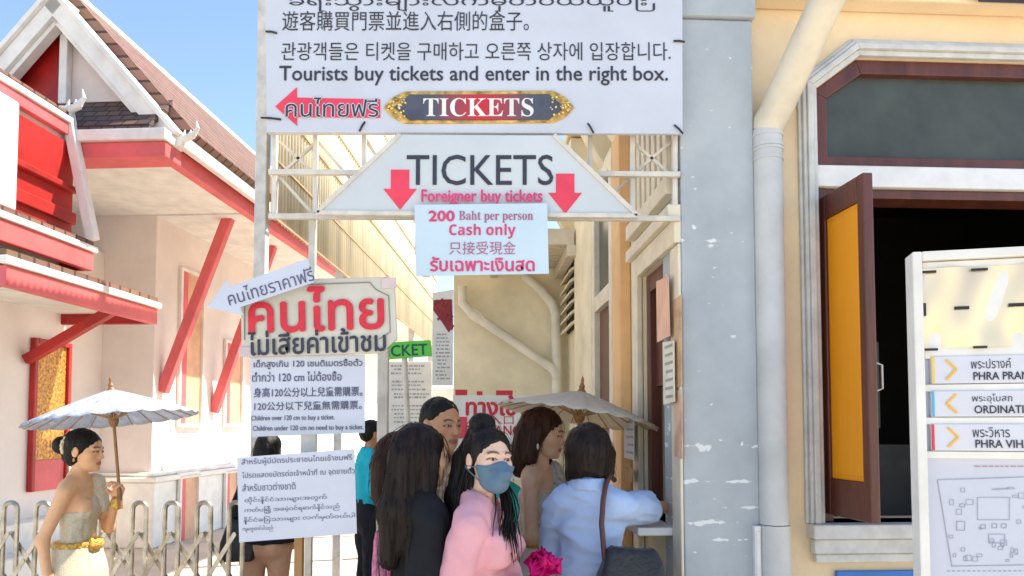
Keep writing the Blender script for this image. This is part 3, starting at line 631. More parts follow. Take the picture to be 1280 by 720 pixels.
m.prism([Vector((*Bn.at(a_, b_)[:1], 0, Bn.at(a_, b_)[1])) for a_, b_ in ((541.5, 388), (542, 375), (565, 374), (566, 408), (561, 416), (552, 402))], (0, -.0022, 0), (0, -.0005, 0))
m.build('crest_pattern', mat('banner_red', (.30, .02, .03), .6, .2, 30), Bn.o)
m = MB()
for i in range(13):
    y = 418+i*4.6; x0 = 544+random.random()*3; x1 = random.uniform(556, 565); p, q = Bn.at(x0, y), Bn.at(x1, y); xx = p[0]
    while xx < q[0]: l_ = random.uniform(.012, .04); m.box(xx, min(xx+l_, q[0]), -.002, -.0005, p[1]-.006, p[1]+.006); xx += l_+.009
m.build('fine_print', mat('grey_ink', (.36, .36, .38), .6), Bn.o)
En = Sign('entrance_sign', 'white sign with red Thai lettering and ENTRANCE against the end wall', 'sign', 566, 548, 5.6)
En.poly([(566, 600), (668, 600), (668, 494), (566, 494)], 'panel', M_TWHITE, 0, .02, .003)
m = MB()
for x0, x1, y0, y1 in ((569, 584, 487, 494), (596, 603, 489, 494), (620, 641, 488, 494)): a_, b_ = En.at(x0, y1), En.at(x1, y0); m.box(a_[0], b_[0], 0, .015, a_[1], b_[1])
m.build('red_tab', M_RINK, En.o)
a_, b_ = En.at(567, 548), En.at(584, 521); MB().box(a_[0], b_[0], -.004, -.0005, a_[1], b_[1]).build('red_square', M_ARROW, En.o)
En.text('ทางเข้า', 619, 507, 72, 24, M_RINK, bold=.04); En.text('入口', 627, 525, 30, 11, M_RINK); En.text('ENTRANCE', 620, 538, 76, 12, M_RINK, bold=.02)
# white stall board with print beyond
Wb = Sign('information_board', 'pale board with rows of fine print standing behind the man with short hair', 'board', 488, 530, 7.0)
Wb.poly([(484, 600), (540, 600), (540, 452), (484, 452)], 'panel', M_TWHITE, 0, .03, .004)
m = MB()
for i in range(15):
    y = 457+i*5+random.uniform(-.5, .5); xx = 487+random.uniform(0, 6)
    if i in (3, 9): continue
    while xx < 525+random.uniform(0, 10): l_ = random.uniform(1.5, 5); hh_ = random.uniform(.6, 1.2); a_, b_ = Wb.at(xx, y+hh_), Wb.at(min(xx+l_, 537), y-hh_); m.box(a_[0], b_[0], -.003, -.0005, a_[1], b_[1]); xx += l_+1.3
m.build('fine_print', bpy.data.materials['grey_ink'], Wb.o)
p = Wb.at(512, 598); MB().box(p[0]-.03, p[0]+.03, .031, .06, -Wb.o.location.z, p[1]).build('post', M_STEEL, Wb.o)
# papers around the ticket window (on the alley wall)
def wallsheet(name, label, pix, u, mt, group=None, lines=0, ink=None):
    P_ = [su(a, b, u) for a, b in pix]; vs = [v for v, z in P_]; zs_ = [z for v, z in P_]
    c = (sum(vs)/len(vs), sum(zs_)/len(zs_)); e = empty(name, MT @ Vector((u, c[0], c[1])), (0, 0, R(3.1)), label, 'notice', group)
    m = MB(); m.prism([(0, v-c[0], z-c[1]) for v, z in P_], (-.003, 0, 0), (0, 0, 0)); m.build('sheet', mt, e)
    if lines:
        m = MB(); v0_, v1_ = min(vs), max(vs); z0_, z1_ = min(zs_), max(zs_)
        for i in range(lines):
            z = z1_-(z1_-z0_)*(i+.8)/(lines+.7); m.box(-.0045, -.0032, v0_-c[0]+.02, v0_-c[0]+(v1_-v0_)*random.uniform(.6, .9), z-c[1]-.006, z-c[1]+.006)
        m.build('fine_print', ink or bpy.data.materials['grey_ink'], e)
wallsheet('paper_notice', 'salmon sheet taped high on the dark ticket doorway', [(821, 352), (836, 345), (838, 420), (822, 428)], -.036, mat('salmon_paper', (.80, .48, .34), .6), NOTE)
wallsheet('paper_notice', 'cream printed sheet below the salmon one at the ticket doorway', [(829, 428), (843, 426), (844, 502), (830, 506)], -.034, mat('cream_paper', (.80, .76, .62), .6), NOTE, 7)
m_post = mat('poster_print', (.72, .50, .28), .5, .3, 12, col2=(.42, .22, .14))
wallsheet('poster', 'long ochre printed poster on the jamb right of the ticket doorway', [(843, 375), (852, 368), (853, 482), (843.5, 486)], -.018, m_post)
wallsheet('poster', 'brown photograph poster low on the jamb right of the ticket doorway', [(844, 489), (853, 486), (854, 574), (844, 570)], -.018, mat('poster_brown', (.62, .34, .22), .5, .3, 10, col2=(.80, .62, .45)))
wallsheet('paper_notice', 'small white sheet on the alley wall above a wooden plaque', [(781, 520), (793, 520), (793, 575), (781, 572)], -.064, M_PAPER, NOTE, 5)
wallsheet('plaque', 'small brown wooden plaque on the alley wall below a white sheet', [(782, 584), (791, 585), (791, 603), (782, 601)], -.064, M_WOOD)
# ------------------------------------------------------------------ directory sign on the right
D = Sign('directory_sign', 'white framed temple directory with direction strips and map beside the shutter window', 'sign', 1142, 500, 2.15, yaw=R(-14))
kk = D.k
xl, zt_ = D.at(1135, 318); xl2 = D.at(1143, 500)[0]; xl = xl2-.003; xr = xl+.62; zt_ = D.at(1135, 318)[1]; zb_ = -D.o.location.z+.25
m = MB(); fw_ = .026
m.box(xl, xl+fw_, -.03, .05, zb_, zt_); m.box(xr-fw_, xr, -.03, .05, zb_, zt_); m.box(xl+fw_, xr-fw_, -.03, .05, zt_-fw_, zt_); m.box(xl+fw_, xr-fw_, -.03, .05, zb_, zb_+fw_)
m.build('sign_frame', M_TWHITE, D.o, bevel=.004)
MB().box(xl+fw_, xr-fw_, .005, .04, zb_+fw_, zt_-fw_).build('back_panel', mat('map_panel', (.56, .58, .68), .35, .02, 3), D.o)
for x in (xl+.06, xr-.06): MB().box(x-.02, x+.02, -.02, .02, -D.o.location.z, zb_).build('leg', M_TWHITE, D.o, bevel=.003)
def dz(py, px=1200): return D.at(px, py)[1]
x0 = D.at(1150, 400)[0]
zA_, zB_ = dz(337, 1160), dz(436, 1160)
MB().box(xl+fw_+.004, xr-fw_-.004, -.012, .004, zB_-.03, zt_-fw_-.002).build('top_frame', M_TWHITE, D.o, bevel=.003)
# wavy reflective film
m = MB(); nx, nz = 40, 16; xs0, xs1 = x0, xr-fw_-.01; vs = []
for i in range(nx+1):
    for j in range(nz+1):
        a_, b_ = i/nx, j/nz
        vs.append((xs0+(xs1-xs0)*a_, -.016+.0035*math.sin(a_*17+b_*3+.8*math.sin(b_*5))+.002*math.sin(a_*33-b_*6), zB_+(zA_-zB_)*b_))
m.add(vs, [(i*(nz+1)+j, (i+1)*(nz+1)+j, (i+1)*(nz+1)+j+1, i*(nz+1)+j+1) for i in range(nx) for j in range(nz)])
m.build('reflective_film', mat('gold_film', (.92, .74, .48), .28, .10, 9, metal=.5, col2=(.66, .50, .40), stretch=(1, 1, .25), det=1), D.o, smooth=True)
for px_, py_, ww, hh in ((1160, 340, 18, 3), (1224, 337, 18, 3), (1155, 387, 4, 16), (1202, 385, 16, 4), (1272, 381, 20, 4), (1163, 437, 16, 3), (1225, 434, 15, 3)):
    c = D.at(px_, py_, -.02); MB().box(c[0]-ww*kk/2, c[0]+ww*kk/2, -.024, -.021, c[1]-hh*kk/2, c[1]+hh*kk/2).build('tape_mark', M_BLACK, D.o)
m_chev = mat('chevron_gold', (.85, .46, .04), .5)
for (ya, yb, t1, t2, bar, dr) in ((446, 480, 'พระปรางค์', 'PHRA PRANG', (.80, .55, .10), 1), (489, 521, 'พระอุโบสถ', 'ORDINATION HALL', (.10, .40, .62), -1), (530, 563, 'พระวิหาร', 'PHRA VIHARA', (.70, .04, .06), 1)):
    e = empty('direction_strip'); e.parent = D.o
    z1_, z0_ = D.at(1165, ya)[1], D.at(1165, yb)[1]; xa_ = D.at(1162, (ya+yb)/2)[0]
    MB().box(xa_, xr-fw_-.008, -.016, .004, z0_, z1_).build('strip_panel', mat('strip_white', (.64, .65, .72), .35, .02, 4), e, bevel=.002)
    MB().box(xl+fw_+.002, xr-fw_-.002, -.010, .0045, z0_-.022, z0_-.002).build('divider', M_TWHITE, e, bevel=.002)
    MB().box(xa_+.001, xa_+.008, -.018, -.0162, z0_+.001, z1_-.001).build('colour_bar', mat('bar%.2f' % bar[0], bar, .5), e)
    cxp = D.at(1187, 500)[0]; zc_ = (z0_+z1_)/2; hh = (z1_-z0_)*.36; m = MB()
    m.bar((cxp-dr*.012, -.0175, zc_+hh), (cxp+dr*.014, -.0175, zc_), .006, .002, up=(0, 1, 0)); m.bar((cxp+dr*.014, -.0185, zc_), (cxp-dr*.012, -.0185, zc_-hh), .006, .002, up=(0, 1, 0))
    m.build('chevron', m_chev, e)
    tx = D.at(1215, 500)[0]
    w1 = (.045+.011*len(t1))*.9; text_obj(e, t1, (tx+w1/2-.02, z1_-.024), w1*.78, .028, M_INK, -.0178)
    w2_ = .0158*len(t2); text_obj(e, t2, (tx+w2_/2, z0_+.02), w2_, .022, M_INK, -.0178, bold=.02)
m = MB()
def ln(a_, b_, wd=.0022): p, q = D.at(*a_, .003), D.at(*b_, .003); m.bar((p[0], .0035, p[1]), (q[0], .0035, q[1]), wd, .001, up=(0, 1, 0))
pl = [(1172, 600), (1290, 596), (1330, 640), (1310, 706), (1190, 708), (1172, 600)]
for i in range(5): ln(pl[i], pl[i+1])
for x0_, y0_, x1_, y1_ in ((1222, 622, 1262, 650), (1236, 668, 1256, 679), (1226, 656, 1232, 661), (1240, 655, 1246, 660), (1252, 655, 1258, 660), (1196, 652, 1206, 663), (1200, 630, 1206, 634)):
    for a_, b_ in (((x0_, y0_), (x1_, y0_)), ((x1_, y0_), (x1_, y1_)), ((x1_, y1_), (x0_, y1_)), ((x0_, y1_), (x0_, y0_))): ln(a_, b_, .0016)
ln((1240, 612), (1262, 611), .003)
rsm = random.Random(5)
for i in range(34):
    a0, b0 = rsm.uniform(1186, 1290), rsm.uniform(604, 700); w0, h0 = rsm.uniform(3, 9), rsm.uniform(2, 7)
    if 1216 < a0 < 1264 and 616 < b0 < 652: continue
    for a_, b_ in (((a0, b0), (a0+w0, b0)), ((a0+w0, b0), (a0+w0, b0+h0)), ((a0+w0, b0+h0), (a0, b0+h0)), ((a0, b0+h0), (a0, b0))): ln(a_, b_, .0010)
for i in range(16): ln((1184+i*6.4, 714), (1187.5+i*6.4, 714), .0025)
m.build('map_plan', mat('map_line', (.36, .37, .46), .5), D.o)
m = MB(); xx = 1218
while xx < 1300: l_ = rsm.uniform(3, 8); ln((xx, 583), (xx+l_, 583), .0035); xx += l_+2.2
m.build('map_heading', mat('map_title', (.52, .30, .25), .5), D.o)
text_obj(D.o, 'Temple plan', ((D.at(1255, 583)[0]), D.at(1255, 583)[1]), .11, .012, mat('map_title', (.6, .3, .25), .5), .002) if 0 else None
# blue signs at the right edge of the facade
q = fu(1043, 713, VW); q2 = fu(1150, 730, VW)
o = MB().box(q[0], q2[0]+.3, VW-.02, VW-.002, q2[1]-.2, q[1]).build('blue_sign', mat('sign_blue', (.02, .16, .52), .4, .05, 6), None, bevel=.003); o.matrix_world = MT; tag(o, 'plain blue sign panel fixed below the window sill', 'sign')
q = fu(1222, 3, -.06); o = MB().box(q[0], q[0]+.6, -.085, -.062, q[1], q[1]+.12).build('name_plate', mat('navy', (.015, .02, .07), .4), None, bevel=.002); o.matrix_world = MT; tag(o, 'dark navy name plate on the cornice over the window', 'sign')
# ------------------------------------------------------------------ folding gate on the left
GY = 4.62
xg0 = pt(-120, 600, GY).x; xg1 = pt(296, 600, GY).x
FG = empty('folding_gate', (xg0, GY, 0), (0, 0, 0), 'champagne metal folding gate with arched uprights and crossed lattice behind left woman', 'gate')
m_gate = mat('gate_metal', (.50, .46, .39), .35, .15, 14, metal=.75)
ztop = pt(200, 628, GY).z; sp_ = .2; n = int((xg1-xg0)/sp_); hw_ = .042
for i in range(n+1):
    x = xg1-xg0-i*sp_
    P_ = [(x-hw_, 0, .05), (x-hw_, 0, ztop-hw_)]+[(x-hw_*math.cos(t), 0, ztop-hw_+hw_*math.sin(t)) for t in [math.pi*k/8 for k in range(1, 8)]]+[(x+hw_, 0, ztop-hw_), (x+hw_, 0, .05)]
    MB().tube(P_, .0155, 8).build('upright', m_gate, FG, smooth=True)
for i in range(n):
    x = xg1-xg0-i*sp_; m = MB()
    for z0_, z1_ in ((.95, .62), (.62, .29), (.29, .06)):
        m.bar((x, -.018, z0_), (x-sp_, -.018, z1_), .006, .026); m.bar((x-sp_, .018, z0_), (x, .018, z1_), .006, .026)
    for z0_ in (.95, .62, .29): m.tube([(x, -.026, z0_), (x, .026, z0_)], .010, 8)
    for z0_ in (.785, .455): m.tube([(x-sp_/2, -.026, z0_), (x-sp_/2, .026, z0_)], .010, 8)
    m.build('lattice', m_gate, FG)
# >>>PEOPLE
# ------------------------------------------------------------------ people: implicit surfaces meshed with surface nets
def smin(a, b, k):
    h = np.clip(.5+.5*(b-a)/k, 0, 1); return b*(1-h)+a*h-k*h*(1-h)
def smax(a, b, k): return -smin(-a, -b, k)
def cone(P, a, b, ra, rb, ys=1):
    a = np.asarray(a, np.float32); b = np.asarray(b, np.float32)
    pa = P-a; ba = b-a
    if ys != 1: pa = pa*np.array([1, 1/ys, 1], np.float32); ba = ba*np.array([1, 1/ys, 1], np.float32)
    t = np.clip(pa@ba/max(1e-9, float(ba@ba)), 0, 1); q = pa-t[:, None]*ba
    return (np.sqrt((q*q).sum(1))-(ra+(rb-ra)*t))*(1 if ys == 1 else .5+.5*ys)
def ell(P, c, r):
    q = P-np.asarray(c, np.float32); r = np.asarray(r, np.float32)
    k0 = np.sqrt(((q/r)**2).sum(1)); k1 = np.sqrt(((q/(r*r))**2).sum(1)); return k0*(k0-1)/np.maximum(k1, 1e-6)
def blend(P, prims, k=.03):
    d = None
    for p in prims:
        e = cone(P, *p[1:]) if p[0] == 'c' else ell(P, *p[1:])
        d = e if d is None else smin(d, e, k)
    return d
def bounds(prims, mg):
    lo = np.full(3, 9.); hi = -lo
    for p in prims:
        if p[0] == 'c':
            r = max(p[3], p[4]); pts = [np.asarray(p[1])-r, np.asarray(p[1])+r, np.asarray(p[2])-r, np.asarray(p[2])+r]
        else: pts = [np.asarray(p[1])-np.asarray(p[2]), np.asarray(p[1])+np.asarray(p[2])]
        for q in pts: lo = np.minimum(lo, q); hi = np.maximum(hi, q)
    return lo-mg, hi+mg
def net(f, lo, hi, h):
    n = np.ceil((np.asarray(hi)-np.asarray(lo))/h).astype(int)+1
    ax = [lo[i]+h*np.arange(n[i]) for i in range(3)]
    G = np.stack(np.meshgrid(*ax, indexing='ij'), -1).reshape(-1, 3).astype(np.float32)
    D = f(G).reshape(n).astype(np.float32)
    c = [D[i:n[0]-1+i, j:n[1]-1+j, k:n[2]-1+k] for i in (0, 1) for j in (0, 1) for k in (0, 1)]
    ins = sum((x < 0).astype(np.int8) for x in c); act = (ins > 0) & (ins < 8)
    acc = np.zeros(act.shape+(3,), np.float32); cnt = np.zeros(act.shape, np.float32)
    cr = [(i, j, k) for i in (0, 1) for j in (0, 1) for k in (0, 1)]
    for a in range(8):
        for b in range(a+1, 8):
            da = np.array(cr[b])-np.array(cr[a])
            if np.abs(da).sum() != 1: continue
            m = (c[a] < 0) != (c[b] < 0); den = c[a]-c[b]; t = np.where(m, c[a]/np.where(np.abs(den) < 1e-9, 1, den), 0)
            acc += m[..., None]*(np.array(cr[a], np.float32)+t[..., None]*da); cnt += m
    idx = -np.ones(act.shape, int); idx[act] = np.arange(act.sum())
    cell = np.argwhere(act); V = np.asarray(lo)+h*(cell+acc[act]/cnt[act][:, None])
    Fs = []
    for axis in range(3):
        o = [x for x in range(3) if x != axis]
        s0 = [slice(1, n[i]-1) for i in range(3)]; s0[axis] = slice(0, n[axis]-1); s1 = list(s0); s1[axis] = slice(1, n[axis])
        A = D[tuple(s0)] < 0; Bq = D[tuple(s1)] < 0; E = np.argwhere(A != Bq)
        if not len(E): continue
        sg = A[tuple(E.T)]; e = E.copy()
        for i in o: e[:, i] += 1
        q = []
        for (da, db) in ((-1, -1), (0, -1), (0, 0), (-1, 0)):
            g_ = e.copy(); g_[:, o[0]] += da; g_[:, o[1]] += db; q.append(idx[tuple(g_.T)])
        q = np.stack(q, 1); flip = sg if axis != 1 else ~sg
        q[~flip] = q[~flip][:, ::-1]; Fs.append(q)
    Fq = np.concatenate(Fs); Fq = Fq[(Fq >= 0).all(1)]
    return V, Fq
def vnormals(V, Fq):
    a = np.cross(V[Fq[:, 2]]-V[Fq[:, 0]], V[Fq[:, 3]]-V[Fq[:, 1]]); N = np.zeros_like(V)
    for k in range(4): np.add.at(N, Fq[:, k], a)
    return N/np.maximum(np.linalg.norm(N, axis=1, keepdims=True), 1e-9)
def fnoise(P, fr, seed, st=(1, 1, 1)):
    r = np.random.RandomState(seed); P = P*np.asarray(st); v = 0
    for i in range(5):
        d = r.normal(size=3); d /= np.linalg.norm(d); v = v+np.sin(P@d*fr*(.7+.25*i)+r.rand()*6+1.3*np.sin(P@r.normal(size=3)*fr*.4))*(.9**i)
    return v/3
def mesh_obj(name, parts, m, parent=None, cols=None):
    off = 0; VV = []; FF = []
    for V, Fq in parts: VV.append(V); FF.append(Fq+off); off += len(V)
    V = np.concatenate(VV); Fq = np.concatenate(FF)
    me = bpy.data.meshes.new(name); me.vertices.add(len(V)); me.vertices.foreach_set('co', V.astype(np.float32).ravel())
    me.loops.add(len(Fq)*4); me.loops.foreach_set('vertex_index', Fq.ravel().astype(np.int32)); me.polygons.add(len(Fq))
    me.polygons.foreach_set('loop_start', np.arange(0, len(Fq)*4, 4, dtype=np.int32)); me.polygons.foreach_set('use_smooth', np.ones(len(Fq), bool))
    me.update(calc_edges=True); me.validate()
    if cols is not None:
        a = me.color_attributes.new('Col', 'FLOAT_COLOR', 'POINT'); a.data.foreach_set('color', np.c_[cols, np.ones(len(cols))].astype(np.float32).ravel())
    me.materials.append(m); o = bpy.data.objects.new(name, me); C.objects.link(o)
    if parent: o.parent = parent
    return o

SKIN = attr_mat('skin')
def fabric(name, col, var=.04, fine=220, bump=.25, rough=.85, col2=None, scale=9):
    m = mat(name, col, rough, var, scale, bump, fine, spec=.2, col2=col2); return m
def hair_mat(name, col):
    m = mat(name, col, .5, .25, 60, .35, 120, spec=.22, stretch=(1, 1, .06)); return m
H_BLACK = hair_mat('black_hair', (.012, .009, .008)); H_BROWN = hair_mat('brown_hair', (.055, .022, .012)); H_DBROWN = hair_mat('dark_brown_hair', (.017, .009, .007))

def headrot(yaw, pitch, roll=0):
    return np.array((Matrix.Rotation(yaw, 3, 'Z') @ Matrix.Rotation(pitch, 3, 'X') @ Matrix.Rotation(roll, 3, 'Y')))
def head_sdf(P, male):
    d = ell(P, (0, -.012, .032), (.074, .095, .082))
    d = smin(d, ell(P, (0, .028, -.028), (.060, .064, .082)), .03)
    j = .004 if male else 0
    d = smin(d, ell(P, (0, .042, -.078), (.040+j, .044, .034)), .03)
    d = smin(d, ell(P, (.040, .050, -.022), (.026, .030, .026)), .02); d = smin(d, ell(P, (-.040, .050, -.022), (.026, .030, .026)), .02)
    for s in (1, -1):
        d = smin(d, cone(P, (s*.016, .090, .021), (s*.046, .074, .020), .008, .007), .012)
        d = smax(d, -ell(P, (s*.031, .105, .001), (.018, .020, .010)), .010)
    d = smin(d, cone(P, (0, .088, .008), (0, .1035+(.006 if male else 0), -.029), .007, .0095+(.0015 if male else 0)), .012)
    for s in (1, -1): d = smin(d, ell(P, (s*.011, .094, -.033), (.008, .010, .007)), .007)
    d = smin(d, ell(P, (0, .0885, -.0585), (.020, .010, .0058)), .005); d = smin(d, ell(P, (0, .087, -.0700), (.017, .010, .0062)), .005)
    d = smax(d, -ell(P, (0, .104, -.0645), (.022, .012, .0014)), .002)
    d = smin(d, ell(P, (0, .076, -.096), (.020, .016, .015)), .012)
    for s in (1, -1):
        d = smin(d, ell(P, (s*.031, .0785, 0), (.0125, .0125, .0115)), .003)
        d = smin(d, ell(P, (s*.077, -.008, -.006), (.009, .019, .031)), .006); d = smax(d, -ell(P, (s*.088, -.003, -.002), (.006, .010, .018)), .004)
    return d
def head_cols(P, skin, lip, male):
    skin = np.asarray(skin); col = np.tile(skin, (len(P), 1))
    n = .5+.5*fnoise(P, 40, 3); col = col*(1+.06*(n[:, None]-.5))
    def put(mask, c): 
        nonlocal col
        mask = np.clip(mask, 0, 1)[:, None]; col = col*(1-mask)+np.asarray(c)*mask
    ax_ = np.abs(P[:, 0]); y, z = P[:, 1], P[:, 2]; fr = (y > .05)
    put(.35*fr*np.exp(-((ax_-.04)/.02)**2-((z+.028)/.02)**2), skin*np.array([1.1, .78, .75]))
    lz = np.abs(z+.0645)/(.0135*(1-.5*(ax_/.024)**2)+1e-5); put((fr & (ax_ < .023))*np.clip(2.2-2*lz, 0, 1), lip)
    bz = z-(.022+.006*np.sin((ax_-.012)/.036*math.pi)*.9); put((fr & (ax_ > .012) & (ax_ < .05))*np.clip(1.8-np.abs(bz)/.0032, 0, 1)*.85, (.03, .02, .016))
    ex = (ax_-.031)/.0128; ey = (z-.0005)/.0046; re = ex**2+ey**2
    put((fr & (re < 2.3))*.9*(z > -.002), (.02, .014, .012))
    put((fr & (re < 1.0)), (.40, .36, .33)); ir = ((ax_-.031)/.0062)**2+(z/.0066)**2; put((fr & (ir < 1) & (re < 1.05)), (.018, .010, .007))
    return col
def hand_prims(w, d, n, curl, side, s=1):
    w = np.asarray(w, float); d = np.asarray(d, float); d /= np.linalg.norm(d); n = np.asarray(n, float); n -= d*(n@d); n /= np.linalg.norm(n); t = np.cross(d, n)*side
    pr = []
    for i in range(4):
        a = w+t*(i-1.5)*.012*s; b = w+d*.082*s+t*(i-1.5)*.0195*s; pr.append(('c', a, b, .0125*s, .011*s))
    for i in range(4):
        L = (.85, 1.0, 1.06, .92)[i] if True else 1; L = (.80, 1.0, 1.08, 1.0)[i]
        p = w+d*.082*s+t*(i-1.5)*.0205*s; a = curl*.45
        for k, (l, r) in enumerate(((.040, .0092), (.026, .0082), (.020, .0072))):
            a2 = a+curl*.55*k+(.05*i); q = p+(d*math.cos(a2)+n*math.sin(a2))*l*L*s; pr.append(('c', p, q, r*s, (r-.0008)*s)); p = q
    b = w+d*.026*s+t*.026*s; dd_ = d*.62+t*.62+n*.35*(1+curl*.6); dd_ /= np.linalg.norm(dd_); m_ = b+dd_*.038*s; d2 = d*.8+t*(.15-.35*curl)+n*(.3+.5*curl); d2 /= np.linalg.norm(d2)
    pr += [('c', w+d*.015*s+t*.012*s, b, .013*s, .013*s), ('c', b, m_, .0125*s, .0105*s), ('c', m_, m_+d2*.030*s, .0100*s, .0080*s)]
    return pr

class Person:
    """local frame: faces +y, right hand is +x, feet on z=0, built for a height of 1.62 and scaled"""
    def __init__(s, label, px, Y, H, face, head=(0, 0, 0), male=False, skin=(.52, .31, .20), lip=(.45, .15, .13), ra=None, la=None, lean=0, hy=0, group=None, rh=None, lh=None, fine=.0045):
        q = pt(px, 560, Y); s.k = H/1.62; s.o = empty('person', (q.x, Y, 0), (0, 0, face), label, 'person', group); s.o.scale = (s.k,)*3; s.M = mtx(s.o); s.male = male; s.skin = skin
        sw = .165 if male else .138; s.sw = sw
        RS, LS = np.array([sw, 0, 1.285]), np.array([-sw, 0, 1.285]); s.RS, s.LS = RS, LS
        ra = ra or ((sw+.05, -.02, 1.03), (sw+.06, .06, .80)); la = la or ((-sw-.05, -.02, 1.03), (-sw-.06, .06, .80))
        s.ra = [RS]+[np.array(x, float) for x in ra]; s.la = [LS]+[np.array(x, float) for x in la]
        tw = 1.0 if male else .84; ys = .66
        s.torso = [('c', (0, -.005, .88), (0, 0, 1.0), .150*(.95 if male else .92), .122*tw, ys), ('c', (0, 0, 1.0), (0, .0, 1.20), .118*tw, .142*tw, ys), ('c', (-.085, -.005, 1.30), (.085, -.005, 1.30), .056, .056), ('c', (0, -.015, 1.36), (sw*.8, -.01, 1.305), .046, .040), ('c', (0, -.015, 1.36), (-sw*.8, -.01, 1.305), .046, .040)]
        if not male: s.torso += [('e', (.058, .066, 1.195), (.052, .046, .052)), ('e', (-.058, .066, 1.195), (.052, .046, .052))]
        if not male: s.torso += [('e', (.06, -.06, .86), (.08, .075, .085)), ('e', (-.06, -.06, .86), (.08, .075, .085))]
        s.neck = [('c', (0, -.018, 1.30), (0, .008+hy, 1.45), .052 if male else .047, .049 if male else .043)]
        am = 1.05 if male else .84
        def arm(J): return [('c', J[0], J[1], .050*am, .037*am), ('c', J[1], J[2], .037*am, .0245*am)]
        s.arms = arm(s.ra)+arm(s.la)
        s.legs = []
        for sg in (1, -1): s.legs += [('c', (sg*.085, 0, .84), (sg*.08, .012, .46), .088, .052), ('c', (sg*.08, .012, .46), (sg*.075, -.02, .085), .054, .035), ('c', (sg*.075, -.035, .036), (sg*.09, .135, .026), .036, .028)]
        s.hc = np.array([0, .022+hy, 1.508]); s.HR = headrot(*head)
        s.bodyprims = s.torso+s.neck+s.arms+s.legs
        lo, hi = bounds(s.bodyprims, .03)
        B_ = net(lambda P: blend(P, s.bodyprims, .022), lo, hi, .0135)
        Hd = net(lambda P: head_sdf(P, male), (-.10, -.125, -.13), (.10, .14, .135), fine)
        hcol = head_cols(Hd[0], skin, lip, male)
        parts = [B_, (Hd[0]@s.HR.T+s.hc, Hd[1])]; cols = [np.tile(skin, (len(B_[0]), 1)), hcol]
        for J, hd, sg in ((s.ra, rh, 1), (s.la, lh, -1)):
            d = J[2]-J[1]; d /= np.linalg.norm(d); hd = hd or (d, (-sg*1., .2, 0), .5)
            hp = hand_prims(J[2]-d*.012, hd[0], hd[1], hd[2], sg*(1), 1.08 if male else .95); lo, hi = bounds(hp, .02); Hn = net(lambda P: blend(P, hp, .006), lo, hi, .0048)
            parts.append(Hn); cols.append(np.tile(skin, (len(Hn[0]), 1)))
        s.body = mesh_obj('body', parts, SKIN, s.o, np.concatenate(cols))
    def L(s, px, py, Y): p = s.M.inverted() @ pt(px, py, Y); return np.array(p)
    def cloth(s, name, prims, m, infl=.012, k=.022, cut=None, h=.0105, fold=.006, ff=26, seed=1, fst=(1, 1, .6), cuffs=()):
        lo, hi = bounds(prims, .03+infl)
        def f(P):
            d = blend(P, prims, k)-infl
            for J, t in cuffs:
                a_ = J[0]; dr = (J[1]-J[0])/np.linalg.norm(J[1]-J[0]); c = a_+(J[1]-a_)*t; q = P-c.astype(np.float32); al = q@dr.astype(np.float32)
                rd = np.linalg.norm(q-al[:, None]*dr.astype(np.float32), axis=1)
                d = np.maximum(d, -np.maximum(-al, rd-.085)); d = np.maximum(d, -np.maximum(np.maximum(rd-.047, -al-.07), al-.2))
            if cut is not None: d = cut(P, d)
            return d
        V, Fq = net(f, lo, hi, h)
        if fold:
            dsp = (.5-np.abs(fnoise(V, ff, seed, fst))*1.6)*fold+(.5-np.abs(fnoise(V, ff*2.1, seed+5, fst))*1.5)*fold*.55
            V = V+vnormals(V, Fq)*np.maximum(dsp, -infl*.55)[:, None]
        return mesh_obj(name, [(V, Fq)], m, s.o)
    def hair(s, name, prims, m, face=True, k=.022, h=.006, st=.0022, cut=None, local=True, strands=None, fc=((0, .118, -.045), (.066, .085, .112)), seed=4):
        lo, hi = bounds(prims, .02)
        def f(P):
            d = blend(P, prims, k)
            if face: d = smax(d, -ell(P, *fc), .012)
            if cut is not None: d = cut(P, d)
            return d
        V, Fq = net(f, lo, hi, h); N = vnormals(V, Fq)
        V = V+N*(fnoise(V, 330, seed, (1, 1, .05))*st+fnoise(V, 90, seed+1, (1, 1, .09))*st*1.3)[:, None]
        parts = [(V, Fq)]
        if strands:
            rs = np.random.RandomState(seed); n_, ln_, wav = strands; sv = []; sf = []
            pick = rs.choice(len(V), n_); o = 0
            for i in pick:
                p0_, nn = V[i], N[i]
                if nn[2] < -.5: continue
                path = []; q = p0_+nn*.001; dr = np.array([0, 0, -1.])-nn*(-nn[2]); dr /= np.linalg.norm(dr)+1e-6
                L_ = ln_*(.5+rs.rand()); a_ = rs.rand()*6
                for t in range(7):
                    u = t/6; path.append(q+dr*L_*u*.6+np.array([0, 0, -1.])*L_*u*.4*u+nn*(.005*math.sin(u*3)+.003*rs.rand())+np.array([math.sin(a_+u*5), math.cos(a_+u*4), 0])*wav*u)
                sd_ = np.cross(dr, nn); wv = .0016
                for t, q in enumerate(path):
                    ww = wv*(1-.8*t/6); sv += [q+sd_*ww, q+nn*ww*.8, q-sd_*ww, q-nn*ww*.8]
                for t in range(6):
                    for kk in range(4): sf.append((o+t*4+kk, o+t*4+(kk+1) % 4, o+(t+1)*4+(kk+1) % 4, o+(t+1)*4+kk))
                o += 28
            if sv: parts.append((np.array(sv), np.array(sf)))
        if local: parts = [(v@s.HR.T+s.hc, f_) for v, f_ in parts]
        return mesh_obj(name, parts, m, s.o)
